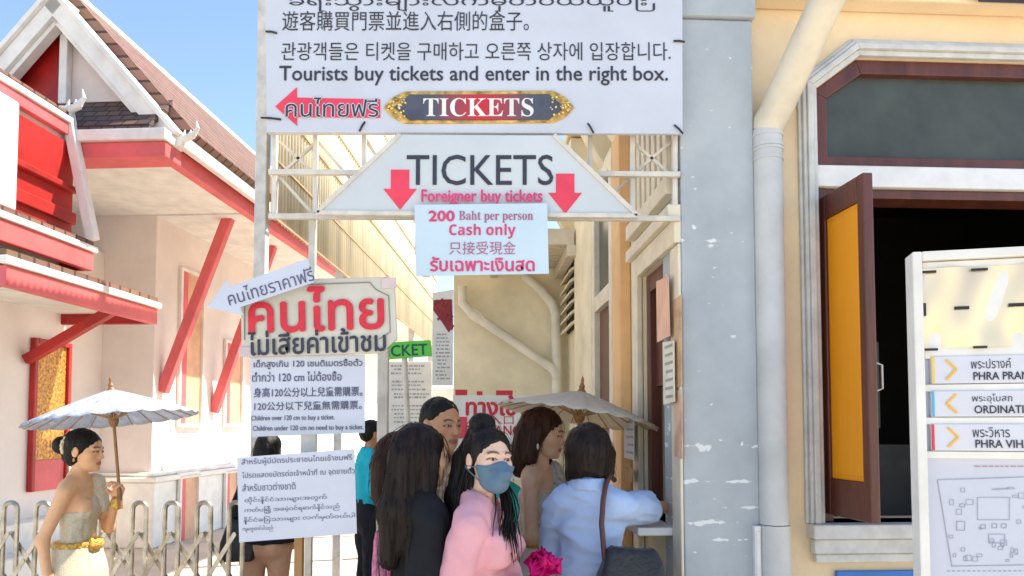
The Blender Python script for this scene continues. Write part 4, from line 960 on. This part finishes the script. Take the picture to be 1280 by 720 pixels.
def lock(s, name, guides, m, n=14, spread=.012, r=.0028, seed=1, local=True):
    rs = np.random.RandomState(seed); mb = MB()
    for g in guides:
        g = np.array(g, float)
        t = np.linspace(0, len(g)-1, 16)
        base = np.stack([np.interp(t, np.arange(len(g)), g[:, k]) for k in range(3)], 1)
        for _ in range(2): base[1:-1] = (base[:-2]+2*base[1:-1]+base[2:])/4
        for i in range(n):
            o = rs.normal(size=3)*spread; end = rs.uniform(.75, 1.0); k = max(6, int(16*end)); u = np.linspace(0, 1, 16)[:, None]
            q = base+o*(.5+.9*np.sin(u*math.pi*.8))+.0025*np.sin(u*9+i)*rs.normal(size=3); q = q[:k]
            if local: q = q@s.HR.T+s.hc
            mb.tube([tuple(x) for x in q], [r*(1-.75*(j/(k-1))**2) for j in range(k)], 6)
    return mb.build(name, m, s.o, smooth=True)
CAP = [('e', (0, -.020, .036), (.084, .105, .090)), ('e', (0, -.050, -.020), (.072, .068, .075))]
def sleeve(J, t, r0, r1):
    e = J[1] if t <= 1 else J[2]; a = J[0]
    a = a+(J[1]-a)*.06
    if t <= 1: return [('c', a, a+(J[1]-a)*t, r0*.92, r1)]
    return [('c', a, J[1], r0, (r0+r1)/2), ('c', J[1], J[1]+(J[2]-J[1])*(t-1), (r0+r1)/2, r1)]
def sabai2(P, d): return np.maximum(np.maximum(d, .95-P[:, 2]), P[:, 2]-(1.262-P[:, 0]*.30))
def below(z): return lambda P, d: np.maximum(d, P[:, 2]-z)
def shirtcut(hem, s, nr=.066, top=None):
    def f(P, d):
        d = np.maximum(d, hem-P[:, 2]); d = smax(d, -cone(P, (0, .0, 1.345), (0, .03, 1.50), nr, nr+.01), .008); return d
    return f
def trousers(s, m, name='trousers', top=1.0, bottom=.07, infl=.016, skirt=False):
    if skirt:
        pr = [('c', (0, -.01, .95), (0, 0, .80), .145, .165, .75), ('c', (0, 0, .80), (0, .01, .12), .168, .20, .8)]
    else:
        pr = [('c', (0, -.005, .98), (0, -.01, .86), .125, .155, .7)]
        for sg in (1, -1): pr += [('c', (sg*.085, 0, .86), (sg*.08, .01, .46), .092, .066), ('c', (sg*.08, .01, .46), (sg*.077, -.015, .07), .064, .056)]
    return s.cloth(name, pr, m, infl, cut=lambda P, d: np.maximum(np.maximum(d, P[:, 2]-top), bottom-P[:, 2]), h=.014, fold=.008, ff=18, seed=9, fst=(1, 1, .25 if skirt else .8))
def shoes(s, m):
    pr = []
    for sg in (1, -1): pr += [('c', (sg*.075, -.035, .038), (sg*.09, .14, .03), .042, .034)]
    return s.cloth('shoes', pr, m, .002, cut=lambda P, d: np.maximum(np.maximum(d, P[:, 2]-.075), .004-P[:, 2]), h=.008, fold=0)
M_SHOE = mat('dark_shoe', (.05, .04, .04), .5)

# ---- parasols
def parasol(label, top, base, rad, height, canopy_mat, tilt, name='parasol', n=24):
    top = Vector(top); base = Vector(base); e = empty(name, base, (0, 0, 0), label, 'parasol'); ax_ = (top-base); Ln = ax_.length
    Q = ax_.to_track_quat('Z', 'Y').to_matrix().to_4x4()
    T_ = Matrix.Translation(top-base) @ Matrix.Rotation(tilt[0], 4, 'X') @ Matrix.Rotation(tilt[1], 4, 'Y')
    m = MB(); rings = 7; sub = 4; N = n*sub; vs = [(0, 0, 0)]; fs = []
    for i in range(1, rings+1):
        t = i/rings; z = -height*(t**1.12)
        for j in range(N):
            a = 2*math.pi*j/N; sag = abs(math.sin(a*n/2)); r = rad*t*(1-.018*sag*t); vs.append((r*math.cos(a), r*math.sin(a), z-.010*sag*t))
    fs += [(0, 1+j, 1+(j+1) % N) for j in range(N)]
    for i in range(rings-1):
        fs += [(1+i*N+j, 1+(i+1)*N+j, 1+(i+1)*N+(j+1) % N, 1+i*N+(j+1) % N) for j in range(N)]
    m.add([T_ @ Vector(v) for v in vs], fs); c = m.build('canopy', canopy_mat, e, smooth=True); md = c.modifiers.new('s', 'SOLIDIFY'); md.thickness = .002; md.offset = 1
    m = MB()
    for j in range(n):
        a = 2*math.pi*j/n; P_ = [T_ @ Vector((rad*t*1.005*math.cos(a), rad*t*1.005*math.sin(a), -height*(t**1.12)-.007)) for t in (.03, .25, .5, .75, 1.0)]; m.tube(P_, .0030, 5)
        q0 = T_ @ Vector((rad*.45*math.cos(a), rad*.45*math.sin(a), -height*(.45**1.12)-.010)); q1 = T_ @ Vector((.022*math.cos(a), .022*math.sin(a), -height*.98)); m.tube([q0, q1], .0026, 5)
    m.build('ribs', mat('bamboo', (.50, .33, .17), .55, .1, 20), e)
    m = MB()
    Tu = Matrix.Translation(top-base) @ Q
    m.lathe([(.020, -.05), (.026, -.03), (.024, -.004), (.012, .014), (.016, .022), (.010, .034), (.007, .045), (.009, .052), (.003, .072), (.0, .078)], 14)
    m.v = [tuple(Tu @ Vector(v)) for v in m.v]; m.build('finial', mat('finial_wood', (.34, .16, .06), .5, .1, 20), e, smooth=True)
    m = MB(); m.lathe([(.016, -height*1.25), (.026, -height*1.1), (.026, -height*.92), (.014, -height*.8)], 12); m.v = [tuple(Tu @ Vector(v)) for v in m.v]; m.build('runner', bpy.data.materials['finial_wood'], e, smooth=True)
    m = MB(); m.tube([(0, 0, 0), ax_*.03, ax_*.98], [.010, .0085, .0085], 10); m.tube([(0, 0, 0), ax_.normalized()*.11], .013, 10); m.build('pole', bpy.data.materials['finial_wood'], e, smooth=True)
    return e
# ------------------------------------------------------------------ the people themselves
# woman in Thai dress on the left, in profile
s = Person('woman in cream Thai silk with hair bun in front of gate, holding blue white parasol', 101, 4.1, 1.585, R(-90), head=(0, R(-4), 0), skin=(.84, .47, .25), lip=(.50, .13, .10),
           ra=((.185, -.085, 1.03), (.20, -.03, .78)), la=((-.13, .10, 1.06), (-.02, .20, 1.235)), lh=((.15, .25, 1), (1, -.2, 0), 1.5))
SILK = fabric('cream_silk', (.74, .66, .50), .10, 160, .3, .38, col2=(.60, .49, .32), scale=130); GOLDC = mat('gold_brocade', (.78, .46, .10), .35, .2, 60, .8, 120, metal=.4)
def sabai(P, d):
    d = np.maximum(d, .95-P[:, 2]); line = 1.245-(P[:, 0])*.62; return np.maximum(d, P[:, 2]-line)     # bare near shoulder, band over the far one
s.cloth('bodice', s.torso[:5]+[('c', (-.045, .045, 1.19), (.045, .045, 1.19), .060, .060)], SILK, .009, cut=sabai, h=.009, fold=.005, ff=70, fst=(.9, .4, 1.1))
s.cloth('sash', [('c', (-.105, .035, 1.325), (-.06, .085, 1.20), .040, .045), ('c', (-.105, .0, 1.325), (-.07, -.085, 1.20), .040, .035)], SILK, .006, k=.03, h=.006, fold=.004, ff=110, fst=(1.2, .5, .3))
s.cloth('belt', [('c', (0, 0, .985), (0, 0, 1.0), .146, .146, .74)], GOLDC, .006, cut=lambda P, d: np.maximum(d, np.abs(P[:, 2]-.99)-.017), h=.006, fold=.001, ff=160)
s.cloth('belt_buckle', [('e', (.0, .112, .985), (.05, .022, .030)), ('e', (.04, .105, .99), (.030, .022, .042))], GOLDC, .002, h=.006, fold=.003, ff=160)
trousers(s, SILK, 'skirt', .985, .05, .012, True); shoes(s, M_SHOE)
s.hair('hair', CAP+[('e', (0, -.135, .022), (.048, .046, .050))], H_BLACK, fc=((0, .112, -.035), (.072, .082, .105)), strands=(40, .03, .002))
s.cloth('hair_flowers', [('e', tuple(s.HR@np.array((x, y, z))+s.hc), (.012, .010, .012)) for x, y, z in ((.045, -.088, .065), (.055, -.092, .045), (.06, -.094, .025), (.058, -.094, .005), (.02, -.09, .085), (-.02, -.09, .085), (.05, -.09, -.012), (-.055, -.092, .04), (-.058, -.094, .01))], fabric('cream_flower', (.80, .66, .45)), .002, k=.004, h=.005, fold=.002, ff=200)
s.cloth('earring', [('e', tuple(s.HR@np.array((.086, -.006, -.05))+s.hc), (.006, .006, .012))], GOLDC, 0, h=.003, fold=0)
s.cloth('bracelet', [('c', s.la[2]-np.array((.0, .0, .03)), s.la[2]-np.array((.0, .0, .012)), .033, .031)], GOLDC, .0, h=.005, fold=0)
hl = Vector(s.M @ Vector(s.la[2]+np.array((.02, .045, .06))))
tp_ = pt(139, 487, hl.y-.02); bt = pt(151, 636, hl.y+.0)
def brush_mat():
    m = trans_mat('parasol_blue_white', (.64, .68, .76), .35); t = m.node_tree; b = bsdf(m); src = b.inputs['Base Color'].links[0].from_socket
    tc = t.nodes.new('ShaderNodeTexCoord'); wv = t.nodes.new('ShaderNodeTexNoise'); wv.inputs['Scale'].default_value = 13; wv.inputs['Detail'].default_value = 3; wv.inputs['Distortion'].default_value = 2.5; t.links.new(tc.outputs['Object'], wv.inputs['Vector'])
    r_ = t.nodes.new('ShaderNodeValToRGB'); e = r_.color_ramp.elements; e[0].position = .385; e[0].color = (0, 0, 0, 1); e[1].position = .455; e[1].color = (0, 0, 0, 1); k = e.new(.42); k.color = (.9, .9, .9, 1); t.links.new(wv.outputs['Fac'], r_.inputs[0])
    mx = t.nodes.new('ShaderNodeMixRGB'); t.links.new(r_.outputs[0], mx.inputs[0]); t.links.new(src, mx.inputs[1]); mx.inputs[2].default_value = (.12, .18, .36, 1); t.links.new(mx.outputs[0], b.inputs['Base Color'])
    return m
parasol('blue white paper parasol with wooden pole held up by the woman in cream silk', tp_, bt, .437, .165, brush_mat(), (R(-1.5), R(-7.0)))

# person with dark hair and bare legs behind the two sheets
s = Person('bare legged person with dark hair and black top standing behind the lowest white sheet', 335, 4.9, 1.56, R(0), skin=(.58, .32, .20))
BLK = fabric('black_cotton', (.016, .016, .019)); 
s.cloth('top', s.torso+sleeve(s.ra, .7, .048, .056)+sleeve(s.la, .7, .048, .056), BLK, .014, cut=shirtcut(.9, s))
s.cloth('shorts', [('c', (0, -.005, 1.0), (0, -.01, .88), .14, .165, .8), ('c', (.085, 0, .9), (.085, 0, .84), .10, .105), ('c', (-.085, 0, .9), (-.085, 0, .84), .10, .105)], BLK, .012, cut=lambda P, d: np.maximum(d, .905-P[:, 2]) if 0 else np.maximum(d, .885-P[:, 2]))
s.hair('hair', CAP+[('c', (0, -.06, -.02), (0, -.085, -.16), .085, .075)], H_BLACK, strands=(50, .06, .004)); shoes(s, M_SHOE)
def soft_bag(name, label, c, r, mt, strap=None, seed=3, yaw=0):
    e = empty(name, c, (0, 0, yaw), label, 'bag')
    a_, b_, c_ = r
    def bagf(P):
        tp = 1-.32*np.clip(P[:, 2]/c_, -.2, 1.1); sg = .10*c_*(1-(P[:, 0]/a_)**2)
        q = np.abs(np.stack([P[:, 0]/tp, P[:, 1]/np.maximum(.35, 1-.55*np.clip(P[:, 2]/c_, -1, 1)), P[:, 2]+sg], 1))-np.array([a_, b_, c_])*.86
        return np.linalg.norm(np.maximum(q, 0), axis=1)+np.minimum(q.max(1), 0)-.14*min(a_, c_)
    V, Fq = net(bagf, (-a_*1.5, -b_*2.0, -c_*1.4), (a_*1.5, b_*2.0, c_*1.4), .008); V = V+vnormals(V, Fq)*((.4-np.abs(fnoise(V, 22, seed, (1, 1, .35))))*.018)[:, None]
    mesh_obj('bag_body', [(V, Fq)], mt, e)
    mb_ = MB(); mb_.tube([(-a_*.62, -b_*.5, c_*.82), (0, -b_*.62, c_*.70), (a_*.62, -b_*.5, c_*.82)], .006, 8); mb_.build('zip', mt, e, smooth=True)
    if strap:
        m = MB(); P_ = [Vector(p)-Vector(c) for p in strap]; P_ = [Matrix.Rotation(-yaw, 3, 'Z') @ p for p in P_]
        m.tube(P_, .011, 8); m.build('strap', mat('strap_%d' % seed, (.10, .04, .035) if seed == 11 else (.02, .02, .02), .45), e, smooth=True)
    return e
LEA = mat('black_leather', (.018, .017, .018), .38, .15, 20, .35, 90)
soft_bag('handbag', 'black shoulder bag hanging left of the bare legged person', pt(301, 672, 4.85), (.10, .06, .14), LEA, [pt(298, 650, 4.85), pt(306, 600, 4.86), pt(322, 578, 4.9)], 3)

# man in teal polo far behind
s = Person('man in bright teal polo shirt and dark trousers behind the white barrier post', 463, 6.2, 1.66, R(-60), male=True, skin=(.50, .24, .13), fine=.006)
TEAL = fabric('teal_polo', (.02, .50, .62)); s.cloth('polo_shirt', s.torso+sleeve(s.ra, .75, .054, .062)+sleeve(s.la, .75, .054, .062), TEAL, .022, cut=shirtcut(.84, s))
s.cloth('arm_sleeves', sleeve(s.ra, 1.9, .048, .032)+sleeve(s.la, 1.9, .048, .032), BLK, .004)
DKT = fabric('dark_trouser', (.018, .019, .026)); trousers(s, DKT); shoes(s, M_SHOE)
s.hair('hair', [('e', (0, -.018, .040), (.079, .100, .084)), ('e', (0, -.055, .0), (.072, .055, .06))], H_BLACK, fc=((0, .10, -.025), (.086, .082, .105)), cut=lambda P, d: smax(d, -ell(P, (0, .03, -.06), (.12, .075, .10)), .01))

# second person in teal, behind the masked woman
s = Person('person in sea green shirt mostly hidden between the masked woman and the dressed woman', 622, 4.5, 1.50, R(-10), skin=(.50, .29, .18), fine=.006)
s.cloth('shirt', s.torso+sleeve(s.ra, .7, .050, .058)+sleeve(s.la, .7, .050, .058), fabric('sea_green', (.03, .42, .36)), .02, cut=shirtcut(1.09, s))
s.cloth('apron', s.torso[:2], BLK, .03, cut=lambda P, d: np.maximum(np.maximum(d, P[:, 2]-1.13), .6-P[:, 2]))
trousers(s, DKT); shoes(s, M_SHOE); s.hair('hair', CAP, H_BLACK)

# man in checked shirt
def check_mat(name, c1, c2, sc):
    m = fabric(name, c1); t = m.node_tree; b = bsdf(m); src = b.inputs['Base Color'].links[0].from_socket
    tc = t.nodes.new('ShaderNodeTexCoord'); mp = t.nodes.new('ShaderNodeMapping'); mp.inputs['Rotation'].default_value = (0, R(45), 0); t.links.new(tc.outputs['Object'], mp.inputs[0])
    ck = t.nodes.new('ShaderNodeTexChecker'); ck.inputs['Scale'].default_value = sc; t.links.new(mp.outputs[0], ck.inputs['Vector'])
    mx = t.nodes.new('ShaderNodeMixRGB'); t.links.new(ck.outputs['Fac'], mx.inputs[0]); t.links.new(src, mx.inputs[1]); mx.inputs[2].default_value = (*c2, 1); t.links.new(mx.outputs[0], b.inputs['Base Color']); return m
s = Person('man with short dark hair in beige checked shirt standing behind the long haired woman', 545, 3.5, 1.735, R(-120), head=(R(-16), R(-4), 0), male=True, skin=(.62, .31, .165), lip=(.36, .13, .09), hy=.005)
s.cloth('checked_shirt', s.torso+sleeve(s.ra, .85, .056, .066)+sleeve(s.la, .85, .056, .066), check_mat('beige_check', (.56, .40, .27), (.42, .28, .18), 46), .026, cut=shirtcut(.80, s, .062), fold=.008)
trousers(s, fabric('tan_trouser', (.34, .20, .09))); shoes(s, M_SHOE)
s.hair('hair', [('e', (0, -.018, .040), (.079, .100, .084)), ('e', (0, -.055, .0), (.072, .055, .06))], H_BLACK, fc=((0, .10, -.025), (.086, .082, .105)), cut=lambda P, d: smax(d, -ell(P, (0, .03, -.06), (.12, .075, .10)), .01), st=.0025)

# someone behind the long haired woman
s = Person('person with brown hair and bare arm just behind the long haired woman in black', 499, 3.12, 1.575, R(-75), skin=(.74, .46, .28), ra=((.17, -.07, 1.03), (.19, .0, .78)))
s.cloth('top', s.torso, fabric('sand_top', (.42, .30, .20)), .010, cut=lambda P, d: np.maximum(np.maximum(d, P[:, 2]-1.27), .9-P[:, 2]))
trousers(s, DKT); shoes(s, M_SHOE)
s.hair('hair', CAP+[('c', (0, -.06, -.02), (0, -.075, -.14), .085, .07)], H_BROWN, strands=(60, .06, .004))
pb = soft_bag('handbag', 'small pink and magenta patterned bag beside the black shirt woman', pt(479, 694, 2.86), (.035, .03, .11), mat('pink_pattern', (.72, .22, .36), .6, .3, 50, col2=(.30, .10, .22)), [pt(481, 668, 2.87), pt(484, 640, 2.9)], 5)

# long haired woman in black
s = Person('woman in black T-shirt with very long dark brown hair, face turned away', 521, 2.75, 1.605, R(-58), head=(R(4), R(-3), 0), skin=(.72, .44, .27), ra=((.175, -.05, 1.04), (.16, .14, .90)), la=((-.18, .0, 1.04), (-.12, .18, .95)))
s.cloth('t_shirt', s.torso+sleeve(s.ra, .85, .052, .064)+sleeve(s.la, .85, .052, .064), BLK, .016, cuffs=((s.ra, .85), (s.la, .85)), cut=shirtcut(.82, s), fold=.015, ff=15)
trousers(s, DKT); shoes(s, M_SHOE)
s.hair('hair', CAP+[('c', (0, -.055, -.01), (.0, -.090, -.20), .080, .072), ('c', (.0, -.090, -.20), (.01, -.115, -.38), .070, .036), ('c', (.07, .0, .0), (.085, -.02, -.24), .030, .026), ('c', (-.07, .0, .0), (-.10, .03, -.30), .034, .022), ('c', (.05, -.05, -.2), (.09, -.06, -.40), .05, .03)], H_DBROWN, k=.03, h=.0065, strands=(260, .17, .006), st=.003)

# white costume woman at the back
s = Person('woman in silver white one shoulder dress with shoulder length brown hair under the beige parasol', 675, 3.75, 1.69, R(-112), head=(R(8), R(-10), 0), skin=(.76, .46, .29), lip=(.50, .13, .12), ra=((.175, .02, 1.03), (.03, .20, 1.06)), la=((-.14, .10, 1.06), (-.04, .20, 1.20)), rh=((-.8, .5, .2), (0, .3, 1), .6), lh=((.1, .3, 1), (1, 0, 0), 1.4))
SILV = fabric('silver_brocade', (.66, .63, .55), .2, 120, .6, .5, col2=(.34, .32, .27), scale=55)
s.cloth('bodice', s.torso[:5]+[('c', (-.045, .045, 1.19), (.045, .045, 1.19), .060, .060)], SILV, .012, cut=sabai2, h=.009, fold=.003, ff=60)
s.cloth('sash', [('c', (-.105, .035, 1.325), (-.06, .085, 1.20), .040, .045), ('c', (-.105, .0, 1.325), (-.07, -.085, 1.20), .040, .035), ('c', (-.07, -.085, 1.2), (-.06, -.10, .80), .04, .05)], SILV, .006, k=.03, h=.007, fold=.004, ff=90, fst=(1.2, .5, .3))
s.cloth('belt', [('c', (0, 0, .985), (0, 0, 1.0), .150, .150, .74)], GOLDC, .006, cut=lambda P, d: np.maximum(d, np.abs(P[:, 2]-.99)-.017), h=.006, fold=.001, ff=160)
trousers(s, fabric('white_silk', (.74, .70, .62), .08, 90, .3, .5), 'skirt', .985, .05, .016, True); shoes(s, M_SHOE)
s.hair('hair', CAP+[('c', (0, -.06, -.02), (.0, -.085, -.17), .086, .062), ('c', (.068, -.02, .01), (.08, -.03, -.13), .032, .03), ('c', (-.068, .0, .0), (-.085, .02, -.16), .03, .026)], H_BROWN, fc=((.0, .115, -.04), (.074, .088, .11)), strands=(160, .08, .006), st=.003)
s.cloth('earring', [('e', tuple(s.HR@np.array((.088, -.004, -.06))+s.hc), (.008, .008, .02))], mat('pearl', (.75, .74, .60), .3), 0, h=.003, fold=0)
hl = Vector(s.M @ Vector(s.la[2]))
yb = hl.y
parasol('beige paper parasol with wooden pole behind the blue shirt woman', pt(727, 489, 3.62), pt(716, 628, 3.62), .392, .125, trans_mat('parasol_beige', (.88, .81, .68), .5), (R(-4), R(9.5)))

# masked woman in pink
s = Person('woman in pink knit top wearing a blue face mask, black hair in high ponytail', 604, 2.70, 1.595, R(-106), head=(R(-44), R(2), R(-3)), skin=(.80, .52, .37), lip=(.5, .2, .18), ra=((.165, -.06, 1.04), (.13, .17, .99)), la=((-.17, .03, 1.04), (-.06, .20, .96)), rh=((-.2, .9, .0), (-.6, 0, .6), .7), lh=((.5, .8, .1), (.6, 0, .6), .8), fine=.0038)
PINK = fabric('pink_knit', (.80, .40, .44), .03, 320, .35)
s.cloth('pink_top', s.torso+[('c', (-.06, .062, 1.19), (.06, .062, 1.19), .056, .056)]+sleeve(s.ra, 1.9, .050, .038)+sleeve(s.la, 1.9, .050, .038), PINK, .016, cut=shirtcut(.84, s, .052), fold=.013, ff=24, fst=(.8, .6, 1.0), k=.02)
trousers(s, DKT); shoes(s, M_SHOE)
s.hair('hair', CAP[:1]+[('e', (0, -.045, -.005), (.074, .070, .075)), ('e', (.008, -.050, .134), (.052, .046, .042)), ('c', (0, -.085, .115), (.035, -.135, .0), .034, .040), ('c', (.035, -.135, .0), (.075, -.13, -.14), .042, .032), ('c', (.075, -.13, -.14), (.085, -.11, -.24), .032, .014)], H_BLACK, fc=((0, .112, -.04), (.075, .084, .115)), strands=(90, .08, .004), st=.0025)
lock(s, 'hair_strand', [[(-.052, -.03, -.03), (-.066, .005, -.10), (-.062, .055, -.17), (-.040, .105, -.23), (-.045, .135, -.30), (-.055, .140, -.38)], [(-.052, -.03, -.05), (-.062, .02, -.12), (-.045, .075, -.18), (-.005, .115, -.24), (-.004, .130, -.33)]], H_BLACK, 34, .009, .0032)
lock(s, 'hair_strand', [[(.062, -.02, .0), (.074, -.03, -.10), (.085, -.03, -.20), (.09, -.04, -.28)]], H_BLACK, 30, .012, .0034, 2)
MASK = fabric('blue_mask', (.115, .19, .27), .05, 60, .15, .8)
def maskf(P):
    shell = head_sdf(P, False)-.007
    nose = cone(P, (0, .100, -.012), (0, .122, -.052), .012, .026); d = smin(shell, nose, .022)
    d = smin(d, ell(P, (0, .085, -.085), (.034, .034, .028)), .02)
    d = np.maximum(d, P[:, 2]-(-.010+.006*np.cos(P[:, 0]*60)-np.abs(P[:, 0])*.10)); d = np.maximum(d, .030-P[:, 1]+.10*(np.abs(P[:, 0]))); d = np.maximum(d, -.122-P[:, 2]); d = np.maximum(d, -(P[:, 1]-.055)-.6*(P[:, 2]+.12)-.0)
    return d
V, Fq = net(maskf, (-.09, .0, -.135), (.09, .165, .02), .0038); V = V@s.HR.T+s.hc; mesh_obj('face_mask', [(V, Fq)], MASK, s.o)
m = MB()
for sg in (1, -1):
    for z in (-.03, -.075): P_ = [s.HR@np.array(p)+s.hc for p in ((sg*.062, .045, z), (sg*.080, .012, z*.5-.01), (sg*.086, -.02, -.02+z*.1))]; m.tube(P_, .0022, 6)
m.build('mask_loop', MASK, s.o)
m = MB(); m.tube([s.HR@np.array(p)+s.hc for p in ((-.045, .094, -.042), (-.02, .128, -.036), (0, .142, -.034), (.02, .128, -.036), (.045, .094, -.042))], .0016, 6); m.build('mask_fold', MASK, s.o)
# magenta ruffled bloom
fl = empty('silk_flower', pt(679, 704, 2.66), (0, 0, 0), 'magenta ruffled silk flower bundle held below the masked woman', 'flower')
rs = np.random.RandomState(2); m = MB()
for i in range(30):
    a = rs.rand()*6.28; el = rs.uniform(-.9, 1.3); c = Vector((math.cos(a)*math.cos(el), math.sin(a)*math.cos(el), math.sin(el))); rad = rs.uniform(.035, .07)
    up = Vector((rs.normal(), rs.normal(), rs.normal())); t1 = c.cross(up).normalized(); t2 = c.cross(t1); vs = []; n1, n2 = 6, 7
    for u in range(n1):
        for v in range(n2):
            uu = u/(n1-1); vv = (v/(n2-1)-.5)*2; wd = rad*.7*math.sin(math.pi*(.15+.8*uu))
            vs.append(c*(.012+rad*uu*(1-.25*vv*vv))+t1*wd*vv+t2*(.02*math.sin(vv*3+i)+.012*uu*math.sin(vv*7+i)))
    m.add(vs, [(u*n2+v, (u+1)*n2+v, (u+1)*n2+v+1, u*n2+v+1) for u in range(n1-1) for v in range(n2-1)])
o = m.build('petals', fabric('magenta_silk', (.62, .006, .16), .15, 80, .2, .6, scale=20), fl, smooth=True); md = o.modifiers.new('s', 'SOLIDIFY'); md.thickness = .002

# blue shirt woman at the counter
YB = 3.05
def plocal(px, Y, H, face, q):
    p_ = pt(px, 560, Y); Mx = Matrix.Translation((p_.x, Y, 0)) @ Matrix.Rotation(face, 4, 'Z') @ Matrix.Scale(H/1.62, 4); return tuple(Mx.inverted() @ pt(*q))
el_ = plocal(736, YB, 1.605, R(-18), (815, 634, 3.19)); wr_ = plocal(736, YB, 1.605, R(-18), (860, 634, 3.44))
s = Person('woman in light blue short sleeved shirt with dark bob, seen from behind at the counter', 736, YB, 1.605, R(-18), head=(R(-6), R(-4), 0), skin=(.66, .35, .20),
           ra=(el_, wr_), la=((-.155, .10, 1.05), (-.05, .25, 1.10)), rh=((.4, .9, -.05), (0, 0, -1), .4))
BLUE = fabric('light_blue_cotton', (.44, .57, .82), .03, 260, .2)
s.cloth('blue_shirt', s.torso+sleeve(s.ra, .80, .046, .054)+sleeve(s.la, .8, .050, .058), BLUE, .022, cuffs=((s.ra, .84), (s.la, .8)), cut=shirtcut(.80, s, .058), fold=.011, ff=24, seed=8, h=.0085, fst=(.6, .6, 1.25))
s.cloth('collar', [('c', (0, -.010, 1.372), (0, -.004, 1.415), .080, .068)], BLUE, .006, cut=lambda P, d: np.maximum(smax(d, -cone(P, (0, 0, 1.3), (0, .0, 1.5), .064, .060), .003), np.maximum(1.362-P[:, 2], P[:, 2]-1.412)), h=.006, fold=.002)
trousers(s, DKT); shoes(s, M_SHOE)
s.hair('hair', [('e', (0, -.022, .030), (.092, .110, .098)), ('c', (0, -.035, .0), (0, -.030, -.085), .094, .088), ('c', (.072, .02, 0), (.072, .025, -.09), .034, .024), ('c', (-.072, .02, 0), (-.072, .025, -.09), .034, .024)], H_DBROWN, fc=((0, .125, -.05), (.066, .085, .13)), cut=lambda P, d: smax(d, -.118-P[:, 2]+.02*np.sin(P[:, 0]*22+1), .04), strands=(120, .05, .002), st=.003)
soft_bag('handbag', 'black leather shoulder bag on brown strap behind the blue shirt woman', pt(790, 722, 2.84), (.125, .05, .12), LEA, [pt(756, 700, 2.84), pt(752, 655, 2.885), pt(754, 625, 2.905), pt(757, 606, 2.95), pt(762, 594, 3.03), pt(768, 600, 3.10)], 11)
